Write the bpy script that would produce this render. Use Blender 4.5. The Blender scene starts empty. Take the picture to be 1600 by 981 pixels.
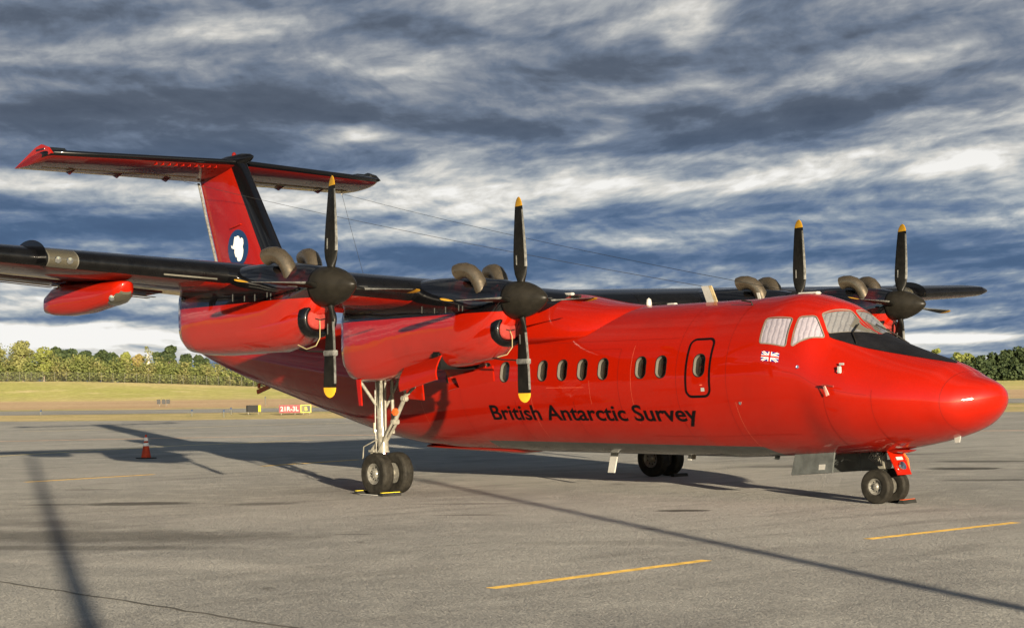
import bpy, bmesh, math, random
import numpy as np
from mathutils import Vector, Matrix, geometry
R = math.radians
random.seed(7)
rng = np.random.default_rng(11)
scn = bpy.context.scene
COL = scn.collection
# ------------------------------------------------------------------ camera
CAM = Vector((16.575, -22.132, 1.968))
yaw, pitch, roll = R(139.161), R(2.387), R(-0.800)
d = Vector((math.cos(yaw)*math.cos(pitch), math.sin(yaw)*math.cos(pitch), math.sin(pitch)))
r = d.cross(Vector((0, 0, 1))).normalized(); u = r.cross(d)
r2 = r*math.cos(roll)+u*math.sin(roll); u2 = -r*math.sin(roll)+u*math.cos(roll)
cd = bpy.data.cameras.new('camera'); cam = bpy.data.objects.new('camera', cd); COL.objects.link(cam)
cam.matrix_world = Matrix(((r2.x, u2.x, -d.x, CAM.x), (r2.y, u2.y, -d.y, CAM.y), (r2.z, u2.z, -d.z, CAM.z), (0, 0, 0, 1)))
cd.sensor_width = 36; cd.lens = 36*2641.4/1600; cd.clip_start = .1; cd.clip_end = 6000
scn.camera = cam
# ------------------------------------------------------------------ exposure, sun, sky
EXP = 2.2
scn.view_settings.view_transform = 'Standard'; scn.view_settings.look = 'None'
scn.view_settings.exposure = EXP; scn.view_settings.gamma = 1
try: scn.view_settings.use_curve_mapping = False
except Exception: pass
SUN_EL = 7.6
sdir = Vector((math.cos(R(SUN_EL))*.912, -math.cos(R(SUN_EL))*.410, math.sin(R(SUN_EL)))).normalized()
sl = bpy.data.lights.new('sun', 'SUN'); sl.energy = 5.0; sl.angle = R(.55); sl.color = (1.0, .85, .63)
so = bpy.data.objects.new('sun', sl); COL.objects.link(so)
so.rotation_euler = sdir.to_track_quat('Z', 'Y').to_euler(); so.location = (60, -30, 30)

class NT:
    def __init__(s, t): s.t = t; s.n = t.nodes; s.l = t.links
    def new(s, k, **kw):
        o = s.n.new(k)
        for a, b in kw.items(): setattr(o, a, b)
        return o
    def set(s, sock, v):
        if hasattr(v, 'is_linked') or isinstance(v, bpy.types.NodeSocket): s.l.new(v, sock)
        elif v is not None:
            if isinstance(v, (tuple, list)) and sock.type == 'RGBA' and len(v) == 3: v = (*v, 1)
            sock.default_value = v
    def m(s, op, a, b=None, c=None, clamp=False):
        o = s.new('ShaderNodeMath', operation=op); o.use_clamp = clamp
        s.set(o.inputs[0], a)
        if b is not None: s.set(o.inputs[1], b)
        if c is not None: s.set(o.inputs[2], c)
        return o.outputs[0]
    def vm(s, op, a, b=None, sc=None):
        o = s.new('ShaderNodeVectorMath', operation=op); s.set(o.inputs[0], a)
        if b is not None: s.set(o.inputs[1], b)
        if sc is not None: s.set(o.inputs['Scale'], sc)
        return o.outputs['Value'] if op in ('DOT_PRODUCT', 'LENGTH') else o.outputs[0]
    def noise(s, vec, scale, detail=4, rough=.5, dist=0., lac=2., col=False):
        o = s.new('ShaderNodeTexNoise'); s.set(o.inputs['Vector'], vec); o.inputs['Scale'].default_value = scale
        o.inputs['Detail'].default_value = detail; o.inputs['Roughness'].default_value = rough
        o.inputs['Distortion'].default_value = dist; o.inputs['Lacunarity'].default_value = lac
        return o.outputs['Color' if col else 'Fac']
    def ramp(s, f, stops, interp='LINEAR'):
        o = s.new('ShaderNodeValToRGB'); o.color_ramp.interpolation = interp; s.set(o.inputs[0], f)
        e = o.color_ramp.elements
        while len(e) < len(stops): e.new(.5)
        for i, (p, c) in enumerate(stops):
            e[i].position = p; e[i].color = (c, c, c, 1) if isinstance(c, (int, float)) else (*c, 1)
        return o.outputs['Color']
    def mix(s, f, a, b, mode='MIX'):
        o = s.new('ShaderNodeMix', data_type='RGBA', blend_type=mode)
        s.set(o.inputs[0], f); s.set(o.inputs[6], a); s.set(o.inputs[7], b)
        return o.outputs[2]
    def comb(s, x, y, z):
        o = s.new('ShaderNodeCombineXYZ'); s.set(o.inputs[0], x); s.set(o.inputs[1], y); s.set(o.inputs[2], z); return o.outputs[0]
    def sep(s, v):
        o = s.new('ShaderNodeSeparateXYZ'); s.set(o.inputs[0], v); return o.outputs
    def ss(s, v, a, b, o0=0., o1=1.):
        o = s.new('ShaderNodeMapRange', interpolation_type='SMOOTHSTEP'); s.set(o.inputs[0], v)
        for i, q in enumerate((a, b, o0, o1)): s.set(o.inputs[i+1], q)
        return o.outputs[0]

world = bpy.data.worlds.new('World'); scn.world = world; world.use_nodes = True
w = NT(world.node_tree); w.n.clear()
wout = w.new('ShaderNodeOutputWorld'); wbg = w.new('ShaderNodeBackground'); w.l.new(wbg.outputs[0], wout.inputs[0])
sky = w.new('ShaderNodeTexSky', sky_type='NISHITA'); sky.sun_disc = False
sky.sun_elevation = R(SUN_EL); sky.sun_rotation = math.atan2(.912, -.410); sky.air_density = 1.0; sky.dust_density = .6; sky.ozone_density = 2.0
wbg.inputs['Strength'].default_value = .1
tc = w.new('ShaderNodeTexCoord')
D0 = w.vm('NORMALIZE', tc.outputs['Generated'])
# warp the ray direction a little so that the deck has no straight edges
dx, dy, dz = w.sep(D0)
elev = w.m('MAXIMUM', dz, 0.0)
# cloud deck: rays projected on a plane, the photograph's view azimuth is its +Y
ca, sa = math.cos(yaw), math.sin(yaw)
fwd = w.m('ADD', w.m('MULTIPLY', dx, ca), w.m('MULTIPLY', dy, sa))
rgt = w.m('SUBTRACT', w.m('MULTIPLY', dx, sa), w.m('MULTIPLY', dy, ca))
az = w.m('ARCTAN2', rgt, fwd)
h = w.m('ADD', elev, .07)
px_ = w.m('MULTIPLY', w.m('DIVIDE', rgt, w.m('POWER', h, .45)), 1.95); py_ = w.m('MULTIPLY', w.m('LOGARITHM', h, 2.718), -4.4)
P = w.comb(w.m('MULTIPLY', px_, 1.1), w.m('ADD', py_, w.m('MULTIPLY', w.m('MINIMUM', fwd, 0.), 3.)), 3.7)
P = w.vm('ADD', P, w.comb(0., w.m('MULTIPLY', rgt, 1.0), 0.))     # banks climb gently to the right
warp = w.noise(P, 1.1, 1, .4, col=True)
Pw = w.vm('ADD', P, w.vm('SCALE', w.vm('SUBTRACT', warp, (.5, .5, .5)), sc=.30))
def cloudfield(Q):
    b0 = w.noise(Q, .62, 1, .4)
    m0 = w.noise(w.vm('ADD', Q, (4.1, 9.2, 0)), 1.5, 5, .52)
    return w.m('ADD', w.m('MULTIPLY', b0, .50), w.m('MULTIPLY', m0, .50))
dens = cloudfield(Pw)
dens2 = cloudfield(w.vm('ADD', Pw, (-.03, .24, 0)))      # a little further off: lit far shoulders, dark near bases
# fine structure nearly as tall as wide: torn puffs, themselves relief lit
Qf = w.vm('ADD', w.vm('MULTIPLY', Pw, (1.15, .50, 1)), (7.3, 2.1, 0))
Qf = w.vm('ADD', Qf, w.vm('SCALE', w.vm('SUBTRACT', w.noise(Qf, 4.5, 2, .5, col=True), (.5, .5, .5)), sc=.10))
f0 = w.noise(Qf, 3.4, 7, .56)
f3 = w.noise(w.vm('ADD', Qf, (-.01, .045, 0)), 3.4, 7, .56)
fine = w.m('ADD', w.m('MULTIPLY', w.m('SUBTRACT', f0, .5), .66), w.m('MULTIPLY', w.m('SUBTRACT', f0, f3), 1.2))
rim = w.m('MULTIPLY', w.m('SUBTRACT', dens, dens2), 2.6)
lum = w.m('ADD', w.m('ADD', w.m('MULTIPLY', w.m('SUBTRACT', dens, .50), 1.8), rim), w.m('ADD', fine, .44))
def blob(a0, e0, sa_, se_, amp, slant=0.):
    # a broad soft cloud mass centred on azimuth a0, elevation e0 (radians), edges torn by the noise
    da = w.m('SUBTRACT', az, a0)
    a_ = w.m('DIVIDE', w.m('ADD', da, w.m('MULTIPLY', w.m('SUBTRACT', wx, .5), sa_*1.2)), sa_)
    e_ = w.m('DIVIDE', w.m('ADD', w.m('SUBTRACT', w.m('SUBTRACT', dz, e0), w.m('MULTIPLY', da, slant)), w.m('MULTIPLY', w.m('SUBTRACT', wy, .5), se_*1.6)), se_)
    q = w.m('ADD', w.m('MULTIPLY', a_, a_), w.m('MULTIPLY', e_, e_))
    return w.m('MULTIPLY', w.m('EXPONENT', w.m('MULTIPLY', q, -1.)), amp)
wc = w.noise(w.vm('ADD', P, (2.2, 5.5, 0)), 2.2, 5, .55, col=True); wx, wy, wz = w.sep(wc)
def pa(px, py): return (px-800)/2641., (600-py+(px-800)*-.014)/2641.
BL = [(120, 20, 420, 60, -.30, .0), (60, 200, 200, 60, -.12, .0), (240, 92, 95, 30, .10, .1), (640, 60, 330, 50, -.02, .15), (1090, 62, 90, 36, .34, .5), (1060, 30, 160, 20, .16, .3),
      (1260, 140, 330, 26, .12, .25), (1130, 200, 300, 30, -.06, .1), (1180, 232, 360, 30, -.30, .02), (880, 150, 240, 36, -.16, .1), (1380, 300, 260, 12, .10, .06), (1500, 265, 160, 20, .30, .12), (1230, 285, 300, 12, .16, .0), (1400, 60, 260, 50, .0, 0.2), (1300, 180, 400, 20, -.10, .2), (1450, 330, 200, 14, -.14, 0),
      (430, 185, 460, 40, -.22, .03), (560, 215, 60, 16, .30, .3), (960, 200, 70, 20, .22, .4), (160, 298, 330, 22, .40, -.01), (700, 300, 300, 30, .16, .05), (240, 250, 300, 14, -.16, 0),
      (180, 370, 330, 22, -.18, 0), (620, 400, 260, 16, -.14, 0), (620, 345, 240, 12, .10, 0), (1100, 400, 380, 12, -.10, 0), (1350, 300, 200, 10, -.16, .05), (1260, 340, 260, 8, .14, 0), (1500, 420, 200, 12, -.08, 0),
      (90, 470, 260, 7, .10, 0), (1300, 60, 60, 40, .0, 0)]
for (bx, by, sx, sy, am, slt) in BL:
    a0, e0 = pa(bx, by)
    lum = w.m('ADD', lum, blob(a0, e0, sx/2641*.75, sy/2641, am*1.35, slt))
a0, e0 = pa(80, 534); hz = blob(a0, e0, 270/2641, 20/2641, 1.1)
a0, e0 = pa(1480, 531); hz = w.m('ADD', hz, blob(a0, e0, 130/2641, 8/2641, .5))
a0, e0 = pa(1250, 565); hz = w.m('ADD', hz, blob(a0, e0, 800/2641, 14/2641, .12))
a0, e0 = pa(60, 502); hz = w.m('ADD', hz, blob(a0, e0, 330/2641, 7/2641, -.30))
lum = w.m('ADD', w.m('MULTIPLY', w.m('SUBTRACT', lum, .42), .90), .455)
lum = w.m('ADD', w.m('MAXIMUM', lum, w.m('MULTIPLY', w.m('ADD', lum, .35), .32)), hz)   # the darkest bases keep some modelling
# upper sky is greyer, the lower banks bluer
c_lo = w.ramp(lum, [(0.0, (.055, .10, .19)), (.20, (.080, .14, .25)), (.38, (.135, .20, .32)), (.54, (.25, .31, .39)), (.70, (.45, .49, .52)), (.85, (.72, .71, .67)), (1.0, (.93, .92, .89))])
c_hi = w.ramp(lum, [(0.0, (.060, .080, .118)), (.20, (.105, .132, .180)), (.38, (.155, .195, .265)), (.54, (.25, .28, .33)), (.70, (.40, .42, .44)), (.85, (.62, .61, .58)), (1.0, (.86, .85, .82))])
cloud = w.mix(w.ss(elev, .085, .17), c_lo, c_hi)
K = 10.0*2**(-EXP)   # undo the Background strength and the exposure
# the unseen deck overhead is dimmed to weaken the sky fill
over = w.ss(elev, .24, .60, 1.0, .42)
cloudk = w.vm('SCALE', cloud, sc=w.m('MULTIPLY', over, K))
fin = cloudk
# behind the viewer, round the low sun, the sky is open
back = w.m('MULTIPLY', w.ss(fwd, .1, -.7), .7)
fin = w.mix(back, fin, w.vm('SCALE', sky.outputs[0], sc=.8))
w.l.new(fin, wbg.inputs['Color'])

scn.render.engine = 'CYCLES'
scn.render.resolution_x = 1024; scn.render.resolution_y = 627
# ------------------------------------------------------------------ helpers
def mat(name): 
    m = bpy.data.materials.new(name); m.use_nodes = True; t = NT(m.node_tree)
    return m, t, t.n['Principled BSDF']
def simple(name, col, rough=.5, metal=0., coat=0., bump=0., bscale=30., var=0., vscale=3., spec=.10, coat_rough=.05):
    m, t, b = mat(name)
    tcn = t.new('ShaderNodeTexCoord').outputs['Object']
    c = t.new('ShaderNodeRGB'); c.outputs[0].default_value = (*col, 1)
    out = c.outputs[0]
    if var:
        n = t.noise(tcn, vscale, 5, .6)
        out = t.mix(t.ss(n, .3, .7), tuple(max(0, q*(1-var)) for q in col), tuple(min(1, q*(1+var)) for q in col))
    t.set(b.inputs['Base Color'], out)
    if var: t.set(b.inputs['Roughness'], t.ss(t.noise(tcn, vscale*2.3, 4, .6), .2, .8, rough*.75, min(1, rough*1.25)))
    else: b.inputs['Roughness'].default_value = rough
    b.inputs['Metallic'].default_value = metal; b.inputs['Specular IOR Level'].default_value = spec
    b.inputs['Coat Weight'].default_value = coat; b.inputs['Coat Roughness'].default_value = coat_rough
    if bump:
        bn = t.new('ShaderNodeBump'); bn.inputs['Strength'].default_value = bump; bn.inputs['Distance'].default_value = .02
        t.set(bn.inputs['Height'], t.noise(tcn, bscale, 4, .6)); t.l.new(bn.outputs[0], b.inputs['Normal'])
    return m
def newobj(name, verts, faces, m, parent=None, smooth=True, mids=None, sharp=None):
    me = bpy.data.meshes.new(name); me.from_pydata([tuple(v) for v in verts], [], [tuple(f) for f in faces])
    for q in (m if isinstance(m, (list, tuple)) else [m]): me.materials.append(q)
    if mids is not None: me.polygons.foreach_set('material_index', np.asarray(mids, dtype=np.int32))
    me.validate()
    if smooth:
        me.polygons.foreach_set('use_smooth', np.ones(len(me.polygons), dtype=bool))
        if sharp is not None: me.set_sharp_from_angle(angle=R(sharp))
    o = bpy.data.objects.new(name, me); COL.objects.link(o)
    if parent: o.parent = parent
    return o
class MB:
    def __init__(s): s.v = []; s.f = []; s.mi = []
    def add(s, v, f, mi=0):
        n = len(s.v); s.v += [tuple(q) for q in v]; s.f += [tuple(i+n for i in q) for q in f]; s.mi += [mi]*len(f); return s
    def box(s, c, size, rot=None, mi=0, bev=0.):
        x, y, z = [q/2 for q in size]
        bm = bmesh.new(); bmesh.ops.create_cube(bm, size=1.)
        for v in bm.verts: v.co = Vector((v.co.x*2*x, v.co.y*2*y, v.co.z*2*z))
        if bev: bmesh.ops.bevel(bm, geom=bm.edges[:], offset=bev, segments=2, affect='EDGES')
        M = Matrix.Translation(c) @ (rot.to_4x4() if rot else Matrix.Identity(4))
        bm.verts.index_update()
        vs = [M @ v.co for v in bm.verts]; fs = [[v.index for v in f.verts] for f in bm.faces]; bm.free()
        return s.add(vs, fs, mi)
    def tube(s, pts, rad, n=12, mi=0, caps=True, ell=None):
        pts = [Vector(p) for p in pts]; k = len(pts)
        rad = rad if isinstance(rad, (list, tuple)) else [rad]*k
        t0 = (pts[1]-pts[0]).normalized(); up = Vector((0, 0, 1)) if abs(t0.z) < .9 else Vector((0, 1, 0))
        a = t0.cross(up).normalized(); vs = []
        for i in range(k):
            t = (pts[min(i+1, k-1)]-pts[max(i-1, 0)]).normalized()
            a = (a-t*a.dot(t)).normalized(); b = t.cross(a)
            for j in range(n):
                q = 2*math.pi*j/n; vs.append(pts[i]+(a*math.cos(q)+b*math.sin(q))*rad[i])
        fs = [(i*n+j, i*n+(j+1) % n, (i+1)*n+(j+1) % n, (i+1)*n+j) for i in range(k-1) for j in range(n)]
        if caps: fs += [tuple(range(n))[::-1], tuple((k-1)*n+j for j in range(n))]
        return s.add(vs, fs, mi)
    def lathe(s, prof, origin, axis, n=32, mi=0, closed=False):
        # prof: (distance along axis, radius)
        ax = Vector(axis).normalized(); up = Vector((0, 0, 1)) if abs(ax.z) < .9 else Vector((1, 0, 0))
        a = ax.cross(up).normalized(); b = ax.cross(a); o = Vector(origin); vs = []
        for (t, rr) in prof:
            for j in range(n):
                q = 2*math.pi*j/n; vs.append(o+ax*t+(a*math.cos(q)+b*math.sin(q))*max(rr, 1e-4))
        k = len(prof)
        fs = [(i*n+j, (i+1)*n+j, (i+1)*n+(j+1) % n, i*n+(j+1) % n) for i in range(k-1) for j in range(n)]
        if closed: fs += [((k-1)*n+j, j, (j+1) % n, (k-1)*n+(j+1) % n) for j in range(n)]
        return s.add(vs, fs, mi)
    def rings(s, rings, caps=(True, True), mi=0):
        n = len(rings[0]); k = len(rings); vs = [p for q in rings for p in q]
        fs = [(i*n+j, (i+1)*n+j, (i+1)*n+(j+1) % n, i*n+(j+1) % n) for i in range(k-1) for j in range(n)]
        if caps[0]: fs.append(tuple(range(n)))
        if caps[1]: fs.append(tuple((k-1)*n+j for j in range(n))[::-1])
        return s.add(vs, fs, mi)
    def plate(s, quad, th, mi=0):
        # slab from an ordered planar polygon, thickened along its normal
        q = [Vector(p) for p in quad]; nn = (q[1]-q[0]).cross(q[2]-q[0]).normalized()*th; k = len(q)
        vs = q+[p+nn for p in q]
        fs = [tuple(range(k))[::-1], tuple(range(k, 2*k))]+[(i, (i+1) % k, k+(i+1) % k, k+i) for i in range(k)]
        return s.add(vs, fs, mi)
    def build(s, name, m, parent=None, smooth=True, sharp=35, fix=True):
        o = newobj(name, s.v, s.f, m, parent, smooth, s.mi, None)
        if fix:
            bm = bmesh.new(); bm.from_mesh(o.data); bmesh.ops.recalc_face_normals(bm, faces=bm.faces); bm.to_mesh(o.data); bm.free()
        if smooth: o.data.polygons.foreach_set('use_smooth', np.ones(len(o.data.polygons), dtype=bool)); o.data.set_sharp_from_angle(angle=R(sharp))
        return o
def tag(o, label=None, cat=None, group=None, kind=None):
    if label: o['label'] = label
    if cat: o['category'] = cat
    if group: o['group'] = group
    if kind: o['kind'] = kind
    return o
def empty(name, loc, label, cat, group=None):
    o = bpy.data.objects.new(name, None); COL.objects.link(o); o.location = loc; o.empty_display_size = .3
    return tag(o, label, cat, group)
def copy_tree(o, parent=None):
    c = o.copy(); COL.objects.link(c); c.parent = parent
    for ch in o.children: copy_tree(ch, c)
    return c

# ------------------------------------------------------------------ materials
def paint(name, col_fn=None, col=(.36, .012, .005), rough=.42, coatr=.02, dirt=.25, cw=.6, cior=1.55):
    m, t, b = mat(name)
    pos = t.new('ShaderNodeTexCoord').outputs['Object']
    x, y, z = t.sep(pos)
    c = col_fn(t, x, y, z) if col_fn else col
    n1 = t.noise(pos, 1.1, 6, .62); n2 = t.noise(t.vm('MULTIPLY', pos, (1., 1., .22)), 5., 5, .7)
    dm = t.m('MULTIPLY', t.m('ADD', t.ss(n1, .5, .75), t.ss(n2, .58, .8)), dirt)
    cc = t.mix(dm, c, (.07, .004, .002), 'MIX')
    t.set(b.inputs['Base Color'], cc)
    t.set(b.inputs['Roughness'], t.ss(n1, .3, .7, rough*.85, rough*1.3))
    b.inputs['Coat Weight'].default_value = cw; b.inputs['Coat IOR'].default_value = cior
    t.set(b.inputs['Coat Roughness'], t.ss(n2, .4, .8, coatr, coatr*3.2))
    b.inputs['Specular IOR Level'].default_value = .04
    bn = t.new('ShaderNodeBump'); bn.inputs['Strength'].default_value = .34; bn.inputs['Distance'].default_value = .006
    t.set(bn.inputs['Height'], t.m('ADD', t.noise(pos, 2.4, 3, .5), t.m('MULTIPLY', t.noise(pos, 9., 2, .5), .12)))
    t.l.new(bn.outputs[0], b.inputs['Normal']); t.l.new(bn.outputs[0], b.inputs['Coat Normal'])
    return m
RED = (.168, .0038, .0003); BLK = (.0014, .0014, .0017); GREYB = (.022, .024, .024)
def fus_col(t, x, y, z):
    # grey belly panel between the gear bays, its front end swept
    lim = t.m('ADD', .885, t.m('MULTIPLY', t.ss(x, -1.95, -1.45), -.5))
    g = t.m('MULTIPLY', t.m('LESS_THAN', z, lim), t.m('MULTIPLY', t.m('LESS_THAN', x, -1.45), t.m('GREATER_THAN', x, -8.9)))
    return t.mix(g, RED, GREYB)
M = {}
M['fus'] = paint('fuselage_paint', fus_col, dirt=.2)
M['red'] = paint('red_gloss_paint', None, RED, dirt=.2); M['under'] = paint('wing_underside_maroon', None, (.040, .006, .004), dirt=.2); M['tunder'] = paint('shade_darkened_red', None, (.075, .003, .0015), dirt=.3)  # tailplane red darkened to paint in underside shade; outer wing underside dark maroon
M['black'] = simple('black_gloss_paint', BLK, .35, coat=.6, coat_rough=.04, bump=.15, bscale=3, spec=.08)
M['boot'] = simple('black_rubber_boot', (.0016, .0016, .0018), .30, bump=.1, bscale=6, var=.3, spec=.3)
M['glare'] = simple('antiglare_black_paint', (.005, .005, .006), .55, var=.3)
def nac(zl, name):
    def f(t, x, y, z):
        return t.mix(t.m('GREATER_THAN', z, t.m('ADD', zl, t.m('MULTIPLY', t.m('ADD', x, 7.), .008))), RED, BLK)
    return paint(name, f, dirt=.38, cw=1., cior=1.9)
M['nac_o'] = nac(3.33, 'outboard_nacelle_paint'); M['nac_i'] = nac(3.17, 'inboard_nacelle_paint')
M['prop'] = simple('propeller_blade_paint', (.0042, .004, .0034), .5, var=.35, vscale=6, bump=.1)
M['spin'] = simple('spinner_paint', (.0085, .0076, .006), .38, var=.3, vscale=4, bump=.12, bscale=4)
M['yellow'] = simple('yellow_tip_paint', (.32, .17, .012), .45, var=.15)
M['deice'] = simple('worn_deice_boot', (.075, .075, .07), .5, var=.4, vscale=14)
M['latch'] = simple('dull_latch', (.03, .03, .028), .5)
M['steel'] = simple('heat_stained_steel', (.135, .108, .075), .31, metal=.85, var=.12, vscale=5)
M['dark'] = simple('dark_cavity', (.002, .002, .002), .8)  # near-black for the shade inside bays, pipes and holes; also hoses
M['strut'] = simple('cream_gear_enamel', (.115, .109, .09), .35, coat=.12, var=.25, vscale=14)
M['chrome'] = simple('polished_oleo', (.75, .75, .74), .12, metal=1.)
M['tyre'] = simple('tyre_rubber', (.011, .010, .008), .72, var=.4, vscale=9, bump=.2, bscale=60)
M['rim'] = simple('wheel_rim_enamel', (.125, .12, .105), .3, metal=.3, var=.3, vscale=20)
M['white'] = simple('white_enamel', (.20, .197, .185), .4, var=.12)
M['grey'] = simple('grey_gear_door_paint', (.045, .049, .048), .4, coat=.2, var=.25, vscale=5)
M['orange'] = simple('orange_fabric', (.36, .06, .012), .8, bump=.3)
M['plug'] = simple('red_vinyl_plug', (.12, .015, .012), .6, bump=.6, bscale=18, var=.25)
M['rope'] = simple('yellow_nylon_rope', (.16, .135, .07), .8)
M['trim'] = simple('brushed_window_trim', (.13, .118, .095), .45, metal=.3, var=.2)
M['rubber'] = simple('dark_seal', (.008, .007, .006), .5)
M['letter'] = simple('black_lettering', (.0015, .0015, .002), .5, coat=.0, spec=.1)
M['blue'] = simple('navy_blue_decal', (.005, .020, .06), .35, coat=.5)
M['flagblue'] = simple('flag_blue', (.012, .02, .12), .4); M['flagwhite'] = simple('flag_white', (.45, .45, .45), .4); M['flagred'] = simple('flag_red', (.25, .01, .01), .4)
M['seam'] = simple('panel_seam', (.085, .004, .003), .6)
M['seaml'] = simple('pale_panel_seam', (.36, .07, .04), .5)
M['band'] = simple('white_reflective_band', (.55, .54, .52), .5)
M['wire'] = simple('antenna_wire', (.02, .02, .02), .5)
M['tan'] = simple('tan_strip', (.20, .16, .09), .5, var=.3, vscale=10)
m, t, b = mat('clear_lens'); b.inputs['Base Color'].default_value = (.030, .027, .019, 1); b.inputs['Roughness'].default_value = .25; b.inputs['Coat Weight'].default_value = 1; b.inputs['Coat Roughness'].default_value = .02; b.inputs['Specular IOR Level'].default_value = .2; M['lens'] = m
M['bay'] = simple('lamp_bay_grey', (.05, .048, .04), .5, var=.3); M['reveal'] = simple('window_reveal', (.055, .052, .044), .5)
# cabin pane: dark interior seen through scratched acrylic
m, t, b = mat('cabin_pane'); o_ = t.new('ShaderNodeTexCoord').outputs['Object']
t.set(b.inputs['Base Color'], t.mix(t.ss(t.noise(o_, 3., 4, .6), .35, .7), (.006, .005, .0035), (.017, .014, .010)))
b.inputs['Roughness'].default_value = .22; b.inputs['Coat Weight'].default_value = .4; M['pane'] = m
# pleated reflective sun blinds right behind the flight-deck glass
m, t, b = mat('pleated_blind'); o_ = t.new('ShaderNodeTexCoord').outputs['Object']
x, y, z = t.sep(o_)
ph = t.m('ADD', t.m('MULTIPLY', t.m('ADD', x, t.m('MULTIPLY', z, -.22)), 62.), t.m('MULTIPLY', t.noise(o_, 7., 3, .6), 5.))
ph = t.m('ADD', ph, t.m('MULTIPLY', y, 40.))
sn = t.m('ADD', t.m('MULTIPLY', t.m('SINE', ph), .5), .5)
t.set(b.inputs['Base Color'], t.mix(t.ss(sn, .0, .35), (.115, .105, .125), t.mix(t.ss(t.noise(o_, 14., 4, .7), .3, .75), (.165, .148, .172), (.20, .182, .205))))
bn = t.new('ShaderNodeBump'); bn.inputs['Strength'].default_value = .35; bn.inputs['Distance'].default_value = .006
t.set(bn.inputs['Height'], sn); t.l.new(bn.outputs[0], b.inputs['Normal'])
b.inputs['Roughness'].default_value = .5; b.inputs['Coat Weight'].default_value = .7; b.inputs['Coat Roughness'].default_value = .03; M['blind'] = m
m2 = m.copy(); m2.name = 'windscreen_blind'
for n_ in m2.node_tree.nodes:
    if n_.type == 'MIX' and n_.data_type == 'RGBA':
        for q_ in (6, 7):
            if not n_.inputs[q_].is_linked: c4 = list(n_.inputs[q_].default_value); n_.inputs[q_].default_value = (c4[0]*.50, c4[1]*.55, c4[2]*.50, 1)
M['blind2'] = m2

# ------------------------------------------------------------------ the ground
def ellipse(t, x, y, cx, cy, a, b_, ang, warp, soft=.35):
    c, s = math.cos(R(ang)), math.sin(R(ang))
    X = t.m('SUBTRACT', x, cx); Y = t.m('SUBTRACT', y, cy)
    u_ = t.m('DIVIDE', t.m('ADD', t.m('MULTIPLY', X, c), t.m('MULTIPLY', Y, s)), a)
    v_ = t.m('DIVIDE', t.m('SUBTRACT', t.m('MULTIPLY', Y, c), t.m('MULTIPLY', X, s)), b_)
    q = t.m('SQRT', t.m('ADD', t.m('MULTIPLY', u_, u_), t.m('MULTIPLY', v_, v_)))
    return t.ss(t.m('ADD', q, warp), 1+soft, 1-soft)
def facets(t, b, pos, scale, k, bump_out=None):
    """stones and blades of grass: every small cell leans its own way"""
    vo = t.new('ShaderNodeTexVoronoi'); t.set(vo.inputs['Vector'], pos); vo.inputs['Scale'].default_value = scale
    base = bump_out if bump_out is not None else t.new('ShaderNodeNewGeometry').outputs['Normal']
    n_ = t.vm('ADD', base, t.vm('SCALE', t.vm('SUBTRACT', vo.outputs['Color'], (.5, .5, .5)), sc=k))
    t.l.new(t.vm('NORMALIZE', n_), b.inputs['Normal']); return vo
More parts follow.
